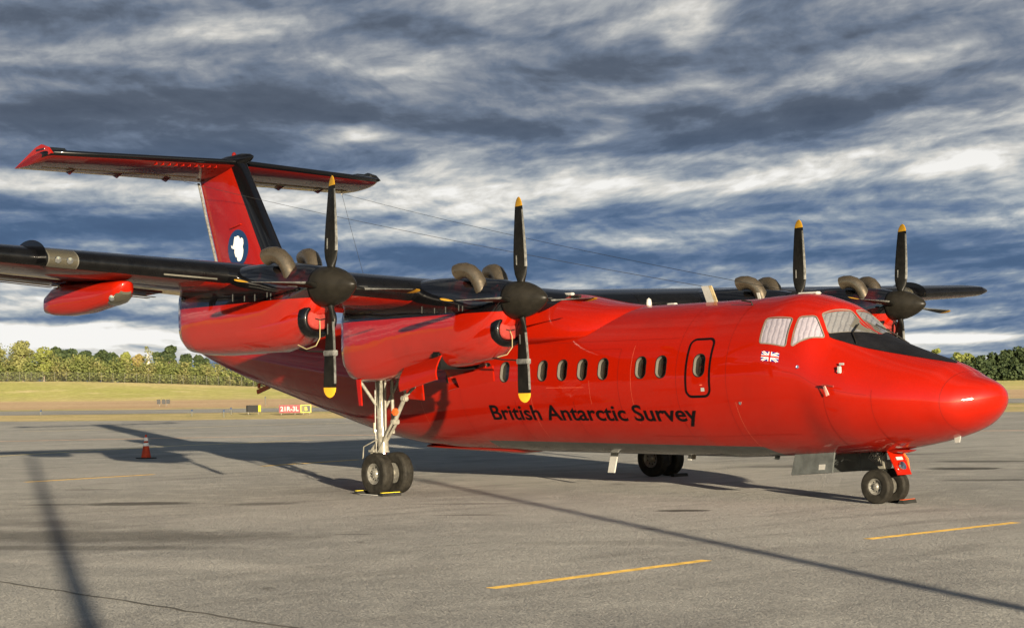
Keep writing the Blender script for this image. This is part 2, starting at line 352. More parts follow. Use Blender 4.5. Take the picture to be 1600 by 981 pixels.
def asphalt(name, near=True):
    m, t, b = mat(name); pos = t.new('ShaderNodeTexCoord').outputs['Object']; x, y, z = t.sep(pos)
    g1 = t.noise(pos, 62., 3, .75); g2 = t.noise(pos, 150., 2, .6); big = t.noise(pos, .12, 5, .55); mid = t.noise(pos, 1.1, 6, .62)
    streak = t.noise(t.vm('MULTIPLY', pos, (.9, .18, 1.)), 1.2, 6, .65)
    base = t.mix(t.ss(big, .38, .62), (.180, .176, .162), (.240, .233, .210))
    base = t.mix(t.m('MULTIPLY', t.ss(mid, .45, .66), .55), base, (.29, .281, .252))
    base = t.mix(t.m('MULTIPLY', t.ss(streak, .50, .68), .62), base, (.125, .121, .111))
    # aggregate: pale and dark stones
    base = t.mix(t.m('MULTIPLY', t.ss(g1, .55, .70), .7), base, (.44, .42, .37)); base = t.mix(t.m('MULTIPLY', t.ss(g1, .45, .30), .7), base, (.06, .056, .050))
    if near:
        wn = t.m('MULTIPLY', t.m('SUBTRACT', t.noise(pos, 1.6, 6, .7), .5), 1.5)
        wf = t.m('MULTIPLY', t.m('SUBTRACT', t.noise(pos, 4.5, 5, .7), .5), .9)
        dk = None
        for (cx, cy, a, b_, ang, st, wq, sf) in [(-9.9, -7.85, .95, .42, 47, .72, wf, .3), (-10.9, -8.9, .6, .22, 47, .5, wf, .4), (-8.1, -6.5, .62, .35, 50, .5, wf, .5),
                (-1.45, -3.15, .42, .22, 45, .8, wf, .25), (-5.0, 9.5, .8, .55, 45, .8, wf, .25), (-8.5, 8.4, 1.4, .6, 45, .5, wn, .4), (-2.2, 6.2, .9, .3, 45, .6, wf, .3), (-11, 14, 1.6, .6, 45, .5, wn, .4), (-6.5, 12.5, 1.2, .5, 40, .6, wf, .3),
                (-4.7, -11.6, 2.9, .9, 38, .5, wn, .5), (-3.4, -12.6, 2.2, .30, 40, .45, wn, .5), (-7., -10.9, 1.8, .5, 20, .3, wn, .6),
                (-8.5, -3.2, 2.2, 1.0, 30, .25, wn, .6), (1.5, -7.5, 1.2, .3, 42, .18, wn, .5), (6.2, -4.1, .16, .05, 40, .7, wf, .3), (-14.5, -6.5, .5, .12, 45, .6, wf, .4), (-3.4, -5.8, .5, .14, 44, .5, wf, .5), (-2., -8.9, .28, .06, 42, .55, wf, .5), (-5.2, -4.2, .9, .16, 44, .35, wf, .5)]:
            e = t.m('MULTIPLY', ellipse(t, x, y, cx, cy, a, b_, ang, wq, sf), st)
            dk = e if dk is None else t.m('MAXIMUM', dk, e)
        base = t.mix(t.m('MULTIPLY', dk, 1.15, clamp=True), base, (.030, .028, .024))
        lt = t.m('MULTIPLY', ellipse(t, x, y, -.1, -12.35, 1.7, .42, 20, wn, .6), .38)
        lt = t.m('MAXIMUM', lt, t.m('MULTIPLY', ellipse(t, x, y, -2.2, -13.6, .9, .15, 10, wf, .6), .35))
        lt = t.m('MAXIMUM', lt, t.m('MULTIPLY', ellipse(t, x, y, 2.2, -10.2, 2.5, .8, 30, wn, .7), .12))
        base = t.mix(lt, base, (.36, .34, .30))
        # small oil spots
        vo = t.new('ShaderNodeTexVoronoi'); t.set(vo.inputs['Vector'], t.vm('ADD', pos, t.vm('SCALE', t.noise(pos, 3., 3, .6, col=True), sc=.5))); vo.inputs['Scale'].default_value = .55
        sp = t.m('MULTIPLY', t.ss(vo.outputs['Distance'], .10, .05), t.ss(t.noise(pos, .35, 3, .5), .5, .6))
        base = t.mix(t.m('MULTIPLY', sp, .55), base, (.04, .036, .03))
    t.set(b.inputs['Base Color'], base)
    b.inputs['Roughness'].default_value = .85; b.inputs['Specular IOR Level'].default_value = .25
    bn = t.new('ShaderNodeBump'); bn.inputs['Strength'].default_value = 1.0; bn.inputs['Distance'].default_value = .012
    t.set(bn.inputs['Height'], t.m('ADD', g1, t.m('MULTIPLY', g2, .35))); facets(t, b, pos, 80., .8, bn.outputs[0])
    return m
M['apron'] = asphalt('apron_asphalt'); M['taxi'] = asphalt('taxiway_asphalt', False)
def grass(name, c1, c2, c3, sc=.08, str_=(1, 1, 1)):
    m, t, b = mat(name); pos = t.vm('MULTIPLY', t.new('ShaderNodeTexCoord').outputs['Object'], str_)
    n = t.noise(pos, sc, 6, .6); n2 = t.noise(pos, sc*9, 5, .7); n3 = t.noise(pos, sc*60, 3, .7)
    c = t.mix(t.ss(n, .38, .62), c1, c2); c = t.mix(t.ss(n2, .50, .72), c, c3)
    c = t.mix(t.m('MULTIPLY', t.ss(n3, .35, .62), .45), t.vm('SCALE', c, sc=.62), c)
    t.set(b.inputs['Base Color'], c); b.inputs['Roughness'].default_value = .95; b.inputs['Specular IOR Level'].default_value = .05
    bn = t.new('ShaderNodeBump'); bn.inputs['Strength'].default_value = 1.; bn.inputs['Distance'].default_value = .25
    t.set(bn.inputs['Height'], t.m('ADD', t.noise(pos, sc*50, 4, .7), n3)); t.l.new(bn.outputs[0], b.inputs['Normal'])
    return m
M['drygrass'] = grass('dry_verge_grass', (.34, .27, .12), (.26, .24, .09), (.42, .36, .20), .07)
M['rustgrass'] = grass('rusty_infield_grass', (.36, .24, .12), (.32, .19, .10), (.42, .33, .17), .02)
M['greengrass'] = grass('green_field_grass', (.25, .26, .06), (.36, .34, .10), (.44, .38, .16), .012)

AZ0, AZ1 = R(105), R(172)
def ground_h(dist, az):
    # far field rises gently, most at the left of the view (larger azimuth)
    k = min(1, max(0, (az-R(142))/R(14))); k = k*k*(3-2*k)
    top = 1.1+k*3.4
    q = min(1, max(0, (dist-320)/110.)); q = q*q*(3-2*q)
    return top*q+(max(0, dist-430)*.004)
def gpt(dist, az, dz=0.):
    return Vector((CAM.x+dist*math.cos(az), CAM.y+dist*math.sin(az), ground_h(dist, az)+dz))
# terrain: one polar sheet round the viewer reaching the horizon
rs = [0, 30, 60, 90, 130, 170, 220, 270, 320]+[320+11*i for i in range(1, 13)]+[480, 540, 640, 800, 1100, 1600, 2500, 4000]
na = 180; vs = []; fs = []; mi = []
for q in rs:
    for j in range(na):
        a = 2*math.pi*j/na; vs.append(gpt(q, a if a > 0 else a, -.03) if q else (CAM.x, CAM.y, -.03))
for i in range(len(rs)-1):
    for j in range(na):
        fs.append((i*na+j, i*na+(j+1) % na, (i+1)*na+(j+1) % na, (i+1)*na+j)); mi.append(0)
m, t, b = mat('field_ground'); pos = t.new('ShaderNodeTexCoord').outputs['Object']; x, y, z = t.sep(pos)
# bands of the airfield run along the runway direction
nx, ny = -.644, .765
q = t.m('ADD', t.m('MULTIPLY', x, nx), t.m('MULTIPLY', y, ny))
q = t.m('ADD', q, t.m('MULTIPLY', t.m('SUBTRACT', t.noise(pos, .03, 4, .6), .5), 9.))
def gcol(t, pos, c1, c2, c3, sc, st=(1, 1, 1)):
    pp = t.vm('MULTIPLY', pos, st)
    n = t.noise(pp, sc, 6, .6); n2 = t.noise(pp, sc*9, 5, .7); n3 = t.noise(pp, sc*60, 3, .7)
    c = t.mix(t.ss(n, .38, .62), c1, c2); c = t.mix(t.ss(n2, .50, .72), c, c3)
    return t.mix(t.m('MULTIPLY', t.ss(n3, .35, .62), .5), t.vm('SCALE', c, sc=.6), c)
ca_ = gcol(t, pos, (.62, .48, .24), (.42, .38, .16), (.72, .58, .33), .07)
cb_ = gcol(t, pos, (.64, .46, .28), (.58, .40, .24), (.66, .54, .32), .02)
cc_ = gcol(t, pos, (.46, .45, .14), (.66, .54, .24), (.74, .60, .32), .012)
c = t.mix(t.ss(q, 142, 150), ca_, cb_)
c = t.mix(t.ss(q, 262, 272), c, cc_)
t.set(b.inputs['Base Color'], c); b.inputs['Roughness'].default_value = .95; b.inputs['Specular IOR Level'].default_value = .05
bn = t.new('ShaderNodeBump'); bn.inputs['Strength'].default_value = 1.; bn.inputs['Distance'].default_value = .25
t.set(bn.inputs['Height'], t.m('ADD', t.noise(pos, 3., 4, .7), t.noise(pos, .9, 3, .6))); t.l.new(bn.outputs[0], b.inputs['Normal'])
M['field'] = m
tag(newobj('ground', vs, fs, M['field'], None, True), kind='structure')
def sheet(name, pts, z, m, label=None):
    vs = [(p[0], p[1], z) for p in pts]
    o = newobj(name, vs, [tuple(range(len(vs)))], m, None, False)
    if o.data.polygons[0].normal.z < 0: o.data.flip_normals()
    return tag(o, kind='structure')
# apron edge: seen 75 to 90 m away
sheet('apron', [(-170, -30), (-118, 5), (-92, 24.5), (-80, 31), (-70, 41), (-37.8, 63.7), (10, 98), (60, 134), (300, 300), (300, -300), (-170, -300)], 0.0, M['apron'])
sheet('taxiway', [(-260, -90), (-112.7, 42.6), (-102, 54.4), (-57.4, 94.1), (60, 196), (45, 215), (-73.3, 119.1), (-123.3, 69.5), (-136, 58.0), (-290, -70)], -.012, M['taxi'])
M['pale'] = simple('pale_concrete_edge', (.52, .48, .38), .8)
# runway beyond, seen as a pale line
sheet('runway', [(-420, 60), (-283, 175), (-150, 300), (-20, 420), (-28, 428), (-158, 308), (-291, 183), (-428, 68)], -.005, M['pale'])
M['yline'] = simple('worn_yellow_line', (.72, .45, .10), .7, var=.25, vscale=6, bump=.5, bscale=60)
M['yline2'] = simple('faded_yellow_line', (.70, .56, .26), .7, var=.3, vscale=3)
M['rline'] = simple('faded_orange_line', (.66, .40, .25), .7, var=.3, vscale=2)
M['tar'] = simple('tar_seam', (.085, .080, .070), .7, var=.3)
def strip(name, pts, wd, z, m):
    pts = [Vector((p[0], p[1], 0)) for p in pts]; vs = []; k = len(pts)
    for i in range(k):
        t_ = (pts[min(i+1, k-1)]-pts[max(i-1, 0)]).normalized(); nn = Vector((-t_.y, t_.x, 0))
        vs += [pts[i]+nn*wd/2+Vector((0, 0, z)), pts[i]-nn*wd/2+Vector((0, 0, z))]
    o = newobj(name, vs, [(2*i, 2*i+1, 2*i+3, 2*i+2) for i in range(k-1)], m, None, False)
    if o.data.polygons[0].normal.z < 0: o.data.flip_normals()
    return o
def marking(name, pts, wd, m, label, group=None):
    return tag(strip(name, pts, wd, .004, m), kind='structure')
for (pp) in (((3.96, -11.55), (3.76, -8.26)), ((3.55, -5.12), (3.57, -1.88)), ((3.5, 1.4), (3.5, 4.6)), ((-18.21, -6.09), (-18.68, -2.73)), ((-19.95, 1.04), (-20.78, 4.6))):
    marking('painted_dash', pp, .15 if pp[0][0] > 0 else .20, M['yline'] if pp[0][0] > 0 else M['yline'], '')
marking('painted_line', [(-60, -12), (-47.5, 6.4), (-44.5, 11.8), (-41.1, 17.2), (-19, 33.0), (0, 46)], .36, M['rline'], '')
marking('painted_line', [(-31.5, -5), (-32.9, -.3), (-34.2, 3), (-35.7, 7.1), (-36.3, 13.6)], .22, M['yline2'], '')
marking('painted_line', [(-62, 14), (-59.5, 21.7), (-60.3, 25.1), (-58, 40)], .2, M['yline2'], '')
def wob(a, b, n, amp):
    a = Vector((*a, 0)); b = Vector((*b, 0)); nn = Vector((-(b-a).y, (b-a).x, 0)).normalized()
    return [a.lerp(b, i/n)+nn*(random.random()-.5)*amp for i in range(n+1)]
marking('tar_seam', wob((-2.6, -14.75), (8.5, -14.2), 40, .05), .045, M['tar'], '')
marking('tar_seam', wob((-35, 40), (22, 36), 30, .2), .08, M['tar'], '')
marking('tar_seam', wob((-60, 27), (-5, 60), 30, .2), .16, M['tar'], '')
# ------------------------------------------------------------------ the aircraft (x forward, y to port, z up; nose wheel at the origin)
air = empty('airplane', (0, 0, 0), 'red four-engined high-wing propeller aircraft with black wing tops and T-tail parked on the apron', 'airplane')
FX = np.array([2.17, 2.12, 1.97, 1.75, 1.35, .9, .45, .1, -.3, -.7, -1.2, -1.9, -2.8, -10.0, -11.5, -13, -14.5, -16.5, -18.5, -20.3, -21.55])
FT = np.array([1.7, 1.85, 1.93, 2.013, 2.212, 2.356, 2.505, 2.64, 2.84, 3.221, 3.385, 3.397, 3.370, 3.367, 3.38, 3.39, 3.4, 3.41, 3.41, 3.39, 3.3])
FB = np.array([1.7, 1.502, 1.348, 1.204, 1.055, .948, .868, .819, .791, .767, .732, .705, .667, .665, .743, .97, 1.291, 1.739, 2.188, 2.68, 3.08])
FW = np.array([0.0, .23, .468, .717, .92, 1.07, 1.17, 1.24, 1.293, 1.328, 1.372, 1.39, 1.395, 1.395, 1.39, 1.36, 1.279, 1.099, .849, .55, .2])
def pchip(xs, ys, x):
    hh = np.diff(xs); dd = np.diff(ys)/hh; mm = np.zeros(len(xs))
    for i in range(1, len(xs)-1):
        if dd[i-1]*dd[i] > 0:
            w1 = 2*hh[i]+hh[i-1]; w2 = hh[i]+2*hh[i-1]; mm[i] = (w1+w2)/(w1/dd[i-1]+w2/dd[i])
    mm[0] = dd[0]; mm[-1] = dd[-1]
    i = np.clip(np.searchsorted(xs, x)-1, 0, len(xs)-2); t = (x-xs[i])/hh[i]
    return (2*t**3-3*t**2+1)*ys[i]+(t**3-2*t*t+t)*hh[i]*mm[i]+(-2*t**3+3*t*t)*ys[i+1]+(t**3-t*t)*hh[i]*mm[i+1]
# profile tables, the nose cap as a true rounded end
XT = np.concatenate([2.17-np.linspace(0, 1, 200)**2*2.2, np.linspace(-.04, -21.55, 1200)])
def _nose(x, tab, c0):
    y = pchip(-FX, tab, -x)
    return y
# the nose is a rounded paraboloid: tables hold value / sqrt(distance from the tip)
SD = 2.17-FX; SQ = np.sqrt(np.maximum(2.17-XT, 0))
def viag(tab, g0, g1):
    g = np.empty(len(tab)); g[1:] = tab[1:]/np.sqrt(SD[1:]); g[0] = g0; g[1] = g1
    return SQ*pchip(SD, g, 2.17-XT)
PW = viag(FW, 1.04, 1.04); PT = 1.70+viag(FT-1.70, .60, .58); PB = 1.70-viag(1.70-FB, .84, .83)
PW = np.where(XT < -3, pchip(-FX, FW, -XT), PW); PT = np.where(XT < -3, pchip(-FX, FT, -XT), PT); PB = np.where(XT < -3, pchip(-FX, FB, -XT), PB)
def smoothk(a, k):
    pad = np.pad(a, k, mode='edge'); return np.convolve(pad, np.ones(2*k+1)/(2*k+1), 'valid')
n0 = 212
for arr in (PT, PB, PW): arr[n0:] = smoothk(arr, 7)[n0:]
XR = XT[::-1]; PTr, PBr, PWr = PT[::-1], PB[::-1], PW[::-1]
def fsec(x): return np.interp(x, XR, PTr), np.interp(x, XR, PBr), np.interp(x, XR, PWr)
def S(x, th, off=0.):
    x = np.asarray(x, float); th = np.asarray(th, float)
    def f(x, th):
        a, b_, h_ = fsec(x); return np.stack([x+0*th, -h_*np.cos(th), (a+b_)/2+(a-b_)/2*np.sin(th)], -1)
    P0 = f(x, th)
    e = .012; dx_ = f(x-e, th)-f(x+e, th); dt_ = f(x, th+1e-3)-f(x, th-1e-3)
    n = np.cross(dx_, dt_); n /= np.linalg.norm(n, axis=-1, keepdims=True)+1e-12
    rad = P0-np.stack([x+0*th, 0*th+0*x, (fsec(x)[0]+fsec(x)[1])/2+0*th], -1)
    sgn = np.sign(np.sum(n*rad, -1, keepdims=True)); n = n*np.where(sgn == 0, 1, sgn)
    return (P0+n*off) if off is not None else (P0, n)
xs = np.concatenate([2.17-np.linspace(.0, 1, 60)**2*.42*1.0, np.linspace(1.72, -3.2, 110), np.linspace(-3.3, -11.5, 60), np.linspace(-11.65, -21.5, 90)])
nt = 96
rings = []
for x_ in xs[1:]:
    th = np.linspace(0, 2*np.pi, nt, endpoint=False); rings.append([tuple(p) for p in S(np.full(nt, x_), th)])
fb = MB(); fb.rings(rings, (False, True)); nv = len(fb.v); fb.v.append((2.17, 0, 1.70)); fb.f += [(nv, (j+1) % nt, j) for j in range(nt)]; fb.mi += [0]*nt
fus = fb.build('fuselage', [M['fus'], M['reveal']], air, True, 180)

def outline(x0, x1, t0, t1, rad, n=6, skew=0.):
    """rounded rectangle in (x, theta degrees); rad in metres, skew shifts the top in x"""
    k = 180/math.pi/1.39; pts = []
    for (cx, cy, a0) in ((x1-rad, t1-rad*k, 0), (x0+rad, t1-rad*k, 90), (x0+rad, t0+rad*k, 180), (x1-rad, t0+rad*k, 270)):
        for i in range(n+1):
            q = R(a0+90*i/n); yy = cy+rad*k*math.sin(q); pts.append((cx+rad*math.cos(q)+skew*(yy-t0)/(t1-t0), yy))
    return pts
def soften(poly, rad=.04, n=4):
    """round the corners of a polygon in (x, theta)"""
    k = 180/math.pi/1.39; P_ = [Vector((p[0], p[1]/k)) for p in poly]; out = []; L = len(P_)
    for i in range(L):
        a, b_, c_ = P_[i-1], P_[i], P_[(i+1) % L]
        r1 = min(rad, (a-b_).length*.45, (c_-b_).length*.45)
        p0 = b_+(a-b_).normalized()*r1; p2 = b_+(c_-b_).normalized()*r1
        for j in range(n+1):
            t_ = j/n; q = p0*(1-t_)**2+b_*2*t_*(1-t_)+p2*t_**2; out.append((q.x, q.y*k))
    return out
def scaled(poly, s_):
    """grow an outline by s_ metres"""
    k = 180/math.pi/1.39; P_ = [Vector((p[0], p[1]/k)) for p in poly]; L = len(P_); out = []
    area = sum(P_[i].x*P_[(i+1) % L].y-P_[(i+1) % L].x*P_[i].y for i in range(L)); sg = 1 if area > 0 else -1
    for i in range(L):
        e1 = (P_[i]-P_[i-1]); e2 = (P_[(i+1) % L]-P_[i])
        n_ = Vector((0, 0))
        for e in (e1, e2):
            if e.length > 1e-7: e = e.normalized(); n_ += Vector((e.y, -e.x))*sg
        if n_.length > 0: n_ = n_.normalized()
        q = P_[i]+n_*s_; out.append((q.x, q.y*k))
    return out
def mirror(poly): return [(p[0], 180-p[1]) for p in poly]
K_ = 180/math.pi/1.39
def densify(P2, step):
    out = []
    for i in range(len(P2)):
        a, b_ = P2[i], P2[(i+1) % len(P2)]; L = math.hypot(b_[0]-a[0], b_[1]-a[1]); k = max(1, int(L/step))
        for j in range(k): out.append((a[0]+(b_[0]-a[0])*j/k, a[1]+(b_[1]-a[1])*j/k))
    return out
def patch(mb, poly, off=.004, step=.07, mi=0, thick=0.):
    P2 = densify([(p[0], p[1]/K_) for p in poly], step)
    # drop near duplicates
    Q = []
    for p in P2:
        if not Q or math.hypot(p[0]-Q[-1][0], p[1]-Q[-1][1]) > 1e-4: Q.append(p)
    if math.hypot(Q[0][0]-Q[-1][0], Q[0][1]-Q[-1][1]) < 1e-4: Q.pop()
    x0, x1 = min(p[0] for p in Q), max(p[0] for p in Q); y0, y1 = min(p[1] for p in Q), max(p[1] for p in Q)
    pts = [Vector(p) for p in Q]
    def inside(px, py):
        c_ = False; j = len(Q)-1
        for i in range(len(Q)):
            if (Q[i][1] > py) != (Q[j][1] > py) and px < (Q[j][0]-Q[i][0])*(py-Q[i][1])/(Q[j][1]-Q[i][1])+Q[i][0]: c_ = not c_
            j = i
        return c_
    gx = x0+step*.5
    while gx < x1:
        gy = y0+step*.5
        while gy < y1:
            if inside(gx, gy) and min(math.hypot(gx-q[0], gy-q[1]) for q in Q) > step*.35: pts.append(Vector((gx, gy)))
            gy += step
        gx += step
    res = geometry.delaunay_2d_cdt(pts, [], [list(range(len(Q)))], 1, 1e-6)
    V2, F2 = res[0], res[2]
    if not V2: return
    P3 = S(np.array([v.x for v in V2]), np.radians(np.array([v.y*K_ for v in V2])), off)
    mb.add([tuple(p) for p in P3], [tuple(f) for f in F2], mi)
def ringpatch(mb, outer, inner, off=.004, mi=0, sub=2):
    o2, i2 = [], []
    for k in range(len(outer)):
        a, b_ = outer[k], outer[(k+1) % len(outer)]; c_, d_ = inner[k], inner[(k+1) % len(outer)]
        m_ = max(1, int(math.hypot(b_[0]-a[0], (b_[1]-a[1])/K_)/.05))
        for j in range(m_):
            t_ = j/m_; o2.append((a[0]+(b_[0]-a[0])*t_, a[1]+(b_[1]-a[1])*t_)); i2.append((c_[0]+(d_[0]-c_[0])*t_, c_[1]+(d_[1]-c_[1])*t_))
    outer, inner = o2, i2
    n = len(outer); vs = []
    for k in range(sub+1):
        s_ = k/sub
        X = np.array([o_[0]*(1-s_)+i_[0]*s_ for o_, i_ in zip(outer, inner)]); T = np.array([o_[1]*(1-s_)+i_[1]*s_ for o_, i_ in zip(outer, inner)])
        vs += [tuple(p) for p in S(X, np.radians(T), off)]
    mb.add(vs, [(k*n+j, k*n+(j+1) % n, (k+1)*n+(j+1) % n, (k+1)*n+j) for k in range(sub) for j in range(n)], mi)
def decal(name, m, parent, items, off=.004, step=.07):
    mb = MB()
    for it in items: patch(mb, it, off, step)
    o = newobj(name, mb.v, mb.f, m, parent, True); fixn(o); return o
def fixn(o):
    # make every face look away from the fuselage axis
    me = o.data; bm = bmesh.new(); bm.from_mesh(me)
    for f in bm.faces:
        c_ = f.calc_center_median(); a, b_, h_ = fsec(c_.x)
        if f.normal.dot(Vector((.0, c_.y, c_.z-(a+b_)/2))) < 0: f.normal_flip()
    bm.to_mesh(me); bm.free()
def cutter(polys, d_in, d_out=.06):
    mb = MB()
    for poly in polys:
        n = len(poly); X = np.array([p[0] for p in poly]); T = np.radians(np.array([p[1] for p in poly]))
        A = [tuple(p) for p in S(X, T, d_out)]; B = [tuple(p) for p in S(X, T, -d_in)]
        # inner floor as a patch fan through the centroid on the offset surface
        cx_, ct = float(X.mean()), float(T.mean())
        ca_ = tuple(S(np.array([cx_]), np.array([ct]), d_out)[0]); cb_ = tuple(S(np.array([cx_]), np.array([ct]), -d_in)[0])
        vs = A+B+[ca_, cb_]
        fs = [(j, (j+1) % n, n+(j+1) % n, n+j) for j in range(n)]+[(2*n, (j+1) % n, j) for j in range(n)]+[(2*n+1, n+j, n+(j+1) % n) for j in range(n)]
        mb.add(vs, fs)
    o = mb.build('cut', M['reveal'], None, False); return o
# openings (x, theta): measured on the real shape
cab = [(-9.29, 7.4), (-8.76, 7.6), (-8.22, 7.8), (-7.67, 8.1), (-7.14, 8.3), (-6.60, 8.4), (-6.065, 8.5), (-5.535, 8.6), (-5.00, 8.7), (-4.065, 9.1), (-3.58, 9.3), (-2.70, 9.6)]
def cabwin(x_, t_): return outline(x_-.122, x_+.122, t_-7.9, t_+7.9, .112, 6)
W1 = soften([(-1.51, 42.6), (-1.03, 45.6), (-.945, 22.4), (-1.45, 22.6)], .05)
W2 = soften([(-.925, 48.6), (-.705, 54.8), (-.425, 45.6), (-.83, 23.4)], .05)
W3 = soften([(-.655, 60.2), (-.535, 87.6), (-.035, 87.6), (-.41, 51.5)], .045)
cock = [W1, W2, W3]
allc = [cabwin(*c_) for c_ in cab]; allc += [mirror(p)[::-1] for p in allc]
allw = cock+[mirror(p)[::-1] for p in cock]
for polys, din in ((allc, .075), (allw, .022)):
    c_ = cutter(polys, din)
    md = fus.modifiers.new('b', 'BOOLEAN'); md.operation = 'DIFFERENCE'; md.object = c_; md.solver = 'EXACT'
    try: md.material_mode = 'TRANSFER'
    except Exception: pass
    bpy.context.view_layer.update()
    dg = bpy.context.evaluated_depsgraph_get(); me = bpy.data.meshes.new_from_object(fus.evaluated_get(dg)); fus.modifiers.clear(); fus.data = me
    bpy.data.objects.remove(c_)
me = fus.data
co = np.zeros(len(me.vertices)*3); me.vertices.foreach_get('co', co); co = co.reshape(-1, 3)
a_, b_, h_ = fsec(co[:, 0]); th = np.arctan2((co[:, 2]-(a_+b_)/2)/np.maximum((a_-b_)/2, 1e-3), -co[:, 1]/np.maximum(h_, 1e-3))
P0, N0 = S(co[:, 0], th, None); dist = np.linalg.norm(P0-co, axis=1)
N0[co[:, 0] > 2.169] = (1, 0, 0)
nl = len(me.loops); lv = np.zeros(nl, dtype=np.int32); me.loops.foreach_get('vertex_index', lv); nor = N0[lv].copy()
for p in me.polygons:
    ids = list(p.loop_indices); fn = np.array(p.normal)
    outer = max(dist[lv[i]] for i in ids) < .004 and float(np.mean([N0[lv[i]] @ fn for i in ids])) > .5
    if not outer: nor[ids] = fn
me.polygons.foreach_set('use_smooth', np.ones(len(me.polygons), dtype=bool))
me.normals_split_custom_set(nor.tolist())

for (x_, t_) in cab:
    for sd in (0, 1):
        poly = cabwin(x_, t_); poly = mirror(poly) if sd else poly
        o = decal('cabin_window', M['pane'], air, [scaled(poly, .004)], -.060, .08)
        mb = MB(); ringpatch(mb, scaled(poly, .014), scaled(poly, -.001), .0025); f = newobj('frame', mb.v, mb.f, M['rubber'], o); fixn(f)
for ci, poly in enumerate(cock):
    for sd in (0, 1):
        q = mirror(poly) if sd else poly
        o = decal('cockpit_window', M['blind2'] if ci == 2 else M['blind'], air, [scaled(q, .004)], -.016, .06)
        mb = MB(); ringpatch(mb, scaled(q, .020), scaled(q, .0), .003); f = newobj('frame', mb.v, mb.f, M['trim'], o); fixn(f)
# black anti-glare panel ahead of the windscreen
gl = [(-.425, 51.2), (-.37, 48.9), (-.18, 53.0), (.21, 57.2), (.568, 62.6), (.848, 67.6), (1.132, 74.0), (1.32, 82.0), (1.385, 90)]
left = [(a, 180-b_) for a, b_ in gl[::-1][1:]]
back_ = [(-.03, 128.), (-.005, 118), (0.0, 90), (-.005, 62), (-.03, 52)]
gl2 = gl+left+[(-.41, 129.6), (-.05, 93.), (-.015, 90), (-.05, 87.), (-.41, 50.4)][0:0]+[(-.40, 128.2), (-.012, 91.5), (-.012, 88.5), (-.40, 51.8)]
o = decal('antiglare_panel', M['glare'], air, [gl2], .0035, .07)
# exit outline, exit window is among the cabin windows; small placards
mb = MB(); do = outline(-3.02, -2.445, -13.5, 30.2, .15, 7, .02); ringpatch(mb, do, scaled(do, -.045), .004)
eo = newobj('exit_outline', mb.v, mb.f, M['letter'], air); fixn(eo)
o = decal('placard', M['white'], eo, [outline(-2.66, -2.58, -9.0, -6.4, .008, 2)], .005, .05)
o = decal('handle_plate', M['seaml'], eo, [outline(-2.68, -2.62, -4.8, -4.1, .004, 2)], .005, .05)
# seams in the skin
def seam_x(x_, t0, t1, wd=.008, n=24): return [(x_-wd/2, t0+(t1-t0)*i/n) for i in range(n+1)]+[(x_+wd/2, t1-(t1-t0)*i/n) for i in range(n+1)]
def seam_t(t_, x0, x1, wd=.008, n=14): return [(x0+(x1-x0)*i/n, t_-wd/2*K_) for i in range(n+1)]+[(x1-(x1-x0)*i/n, t_+wd/2*K_) for i in range(n+1)]
def seam(poly, m, name):
    mb = MB(); patch(mb, poly, .002, .12); o = newobj(name, mb.v, mb.f, m, air); fixn(o)
for (x_, t0, t1) in ((1.62, -80, 110), (-2.10, -50, 82), (-4.62, -30, 24), (.62, -70, 10), (-.18, -75, 2), (-3.22, -48, 60), (-5.82, -50, -16), (-7.42, -54, -14), (-9.0, -60, 40), (-11.6, -70, 30), (-13.4, -70, 30)): seam(seam_x(x_, t0, t1), M['seam'], 'skin_seam')
for (t_, x0, x1) in ((4.0, -.95, .55), (24, -4.62, -5.6), (-46, -.9, -4.2), (31, -3.3, -7.0)): seam(seam_t(t_, x0, x1, .006), M['seam'], 'skin_seam')
for (x_, t0, t1) in ((-4.30, -34, 26), (-6.95, -50, 10), (-10.3, -60, -12), (-8.6, -74, -52), (-1.95, -60, -18), (-5.35, -18, 0)): seam(seam_x(x_, t0, t1, .005), M['seaml'], 'pale_seam')
for (t_, x0, x1) in ((-56, -9.6, -8.1), (-52, -11.4, -9.2), (-5, -6.5, -5.5)): seam(seam_t(t_, x0, x1, .005), M['seaml'], 'pale_seam')  # pale lines; the uppermost is a painted highlight along a stringer

# lettering
def text2d(body, offset=.0, extrude=0):
    cu = bpy.data.curves.new('tmp', 'FONT'); cu.body = body; cu.offset = offset; cu.resolution_u = 4; cu.fill_mode = 'FRONT'
    ob = bpy.data.objects.new('tmp', cu); COL.objects.link(ob); bpy.context.view_layer.update()
    dg = bpy.context.evaluated_depsgraph_get(); me = bpy.data.meshes.new_from_object(ob.evaluated_get(dg)); bpy.data.objects.remove(ob)
    bm = bmesh.new(); bm.from_mesh(me); bmesh.ops.triangulate(bm, faces=bm.faces)
    return bm
bm = text2d('British Antarctic Survey', .018)
for _ in range(2):
    es = [e for e in bm.edges if e.calc_length() > .18]
    if es: bmesh.ops.subdivide_edges(bm, edges=es, cuts=1); bmesh.ops.triangulate(bm, faces=bm.faces)
xmin = min(v.co.x for v in bm.verts); xmax = max(v.co.x for v in bm.verts)
bm.verts.ensure_lookup_table(); caph = .70
X = np.array([-8.215+(v.co.x-xmin)/(xmax-xmin)*5.35 for v in bm.verts]); T = np.array([-31.5+v.co.y/caph*12.9 for v in bm.verts])
P3 = S(X, np.radians(T), .004)
for (xa, xb) in ((-99, -6.52), (-6.52, -4.50), (-4.50, 99)):
    fl_ = [[v.index for v in f.verts] for f in bm.faces if xa <= float(np.mean([X[v.index] for v in f.verts])) < xb]
    used = sorted({i for f in fl_ for i in f}); ix = {q: k for k, q in enumerate(used)}
    lo = newobj('lettering', [tuple(P3[i]) for i in used], [[ix[i] for i in f] for f in fl_], M['letter'], air, True); fixn(lo)
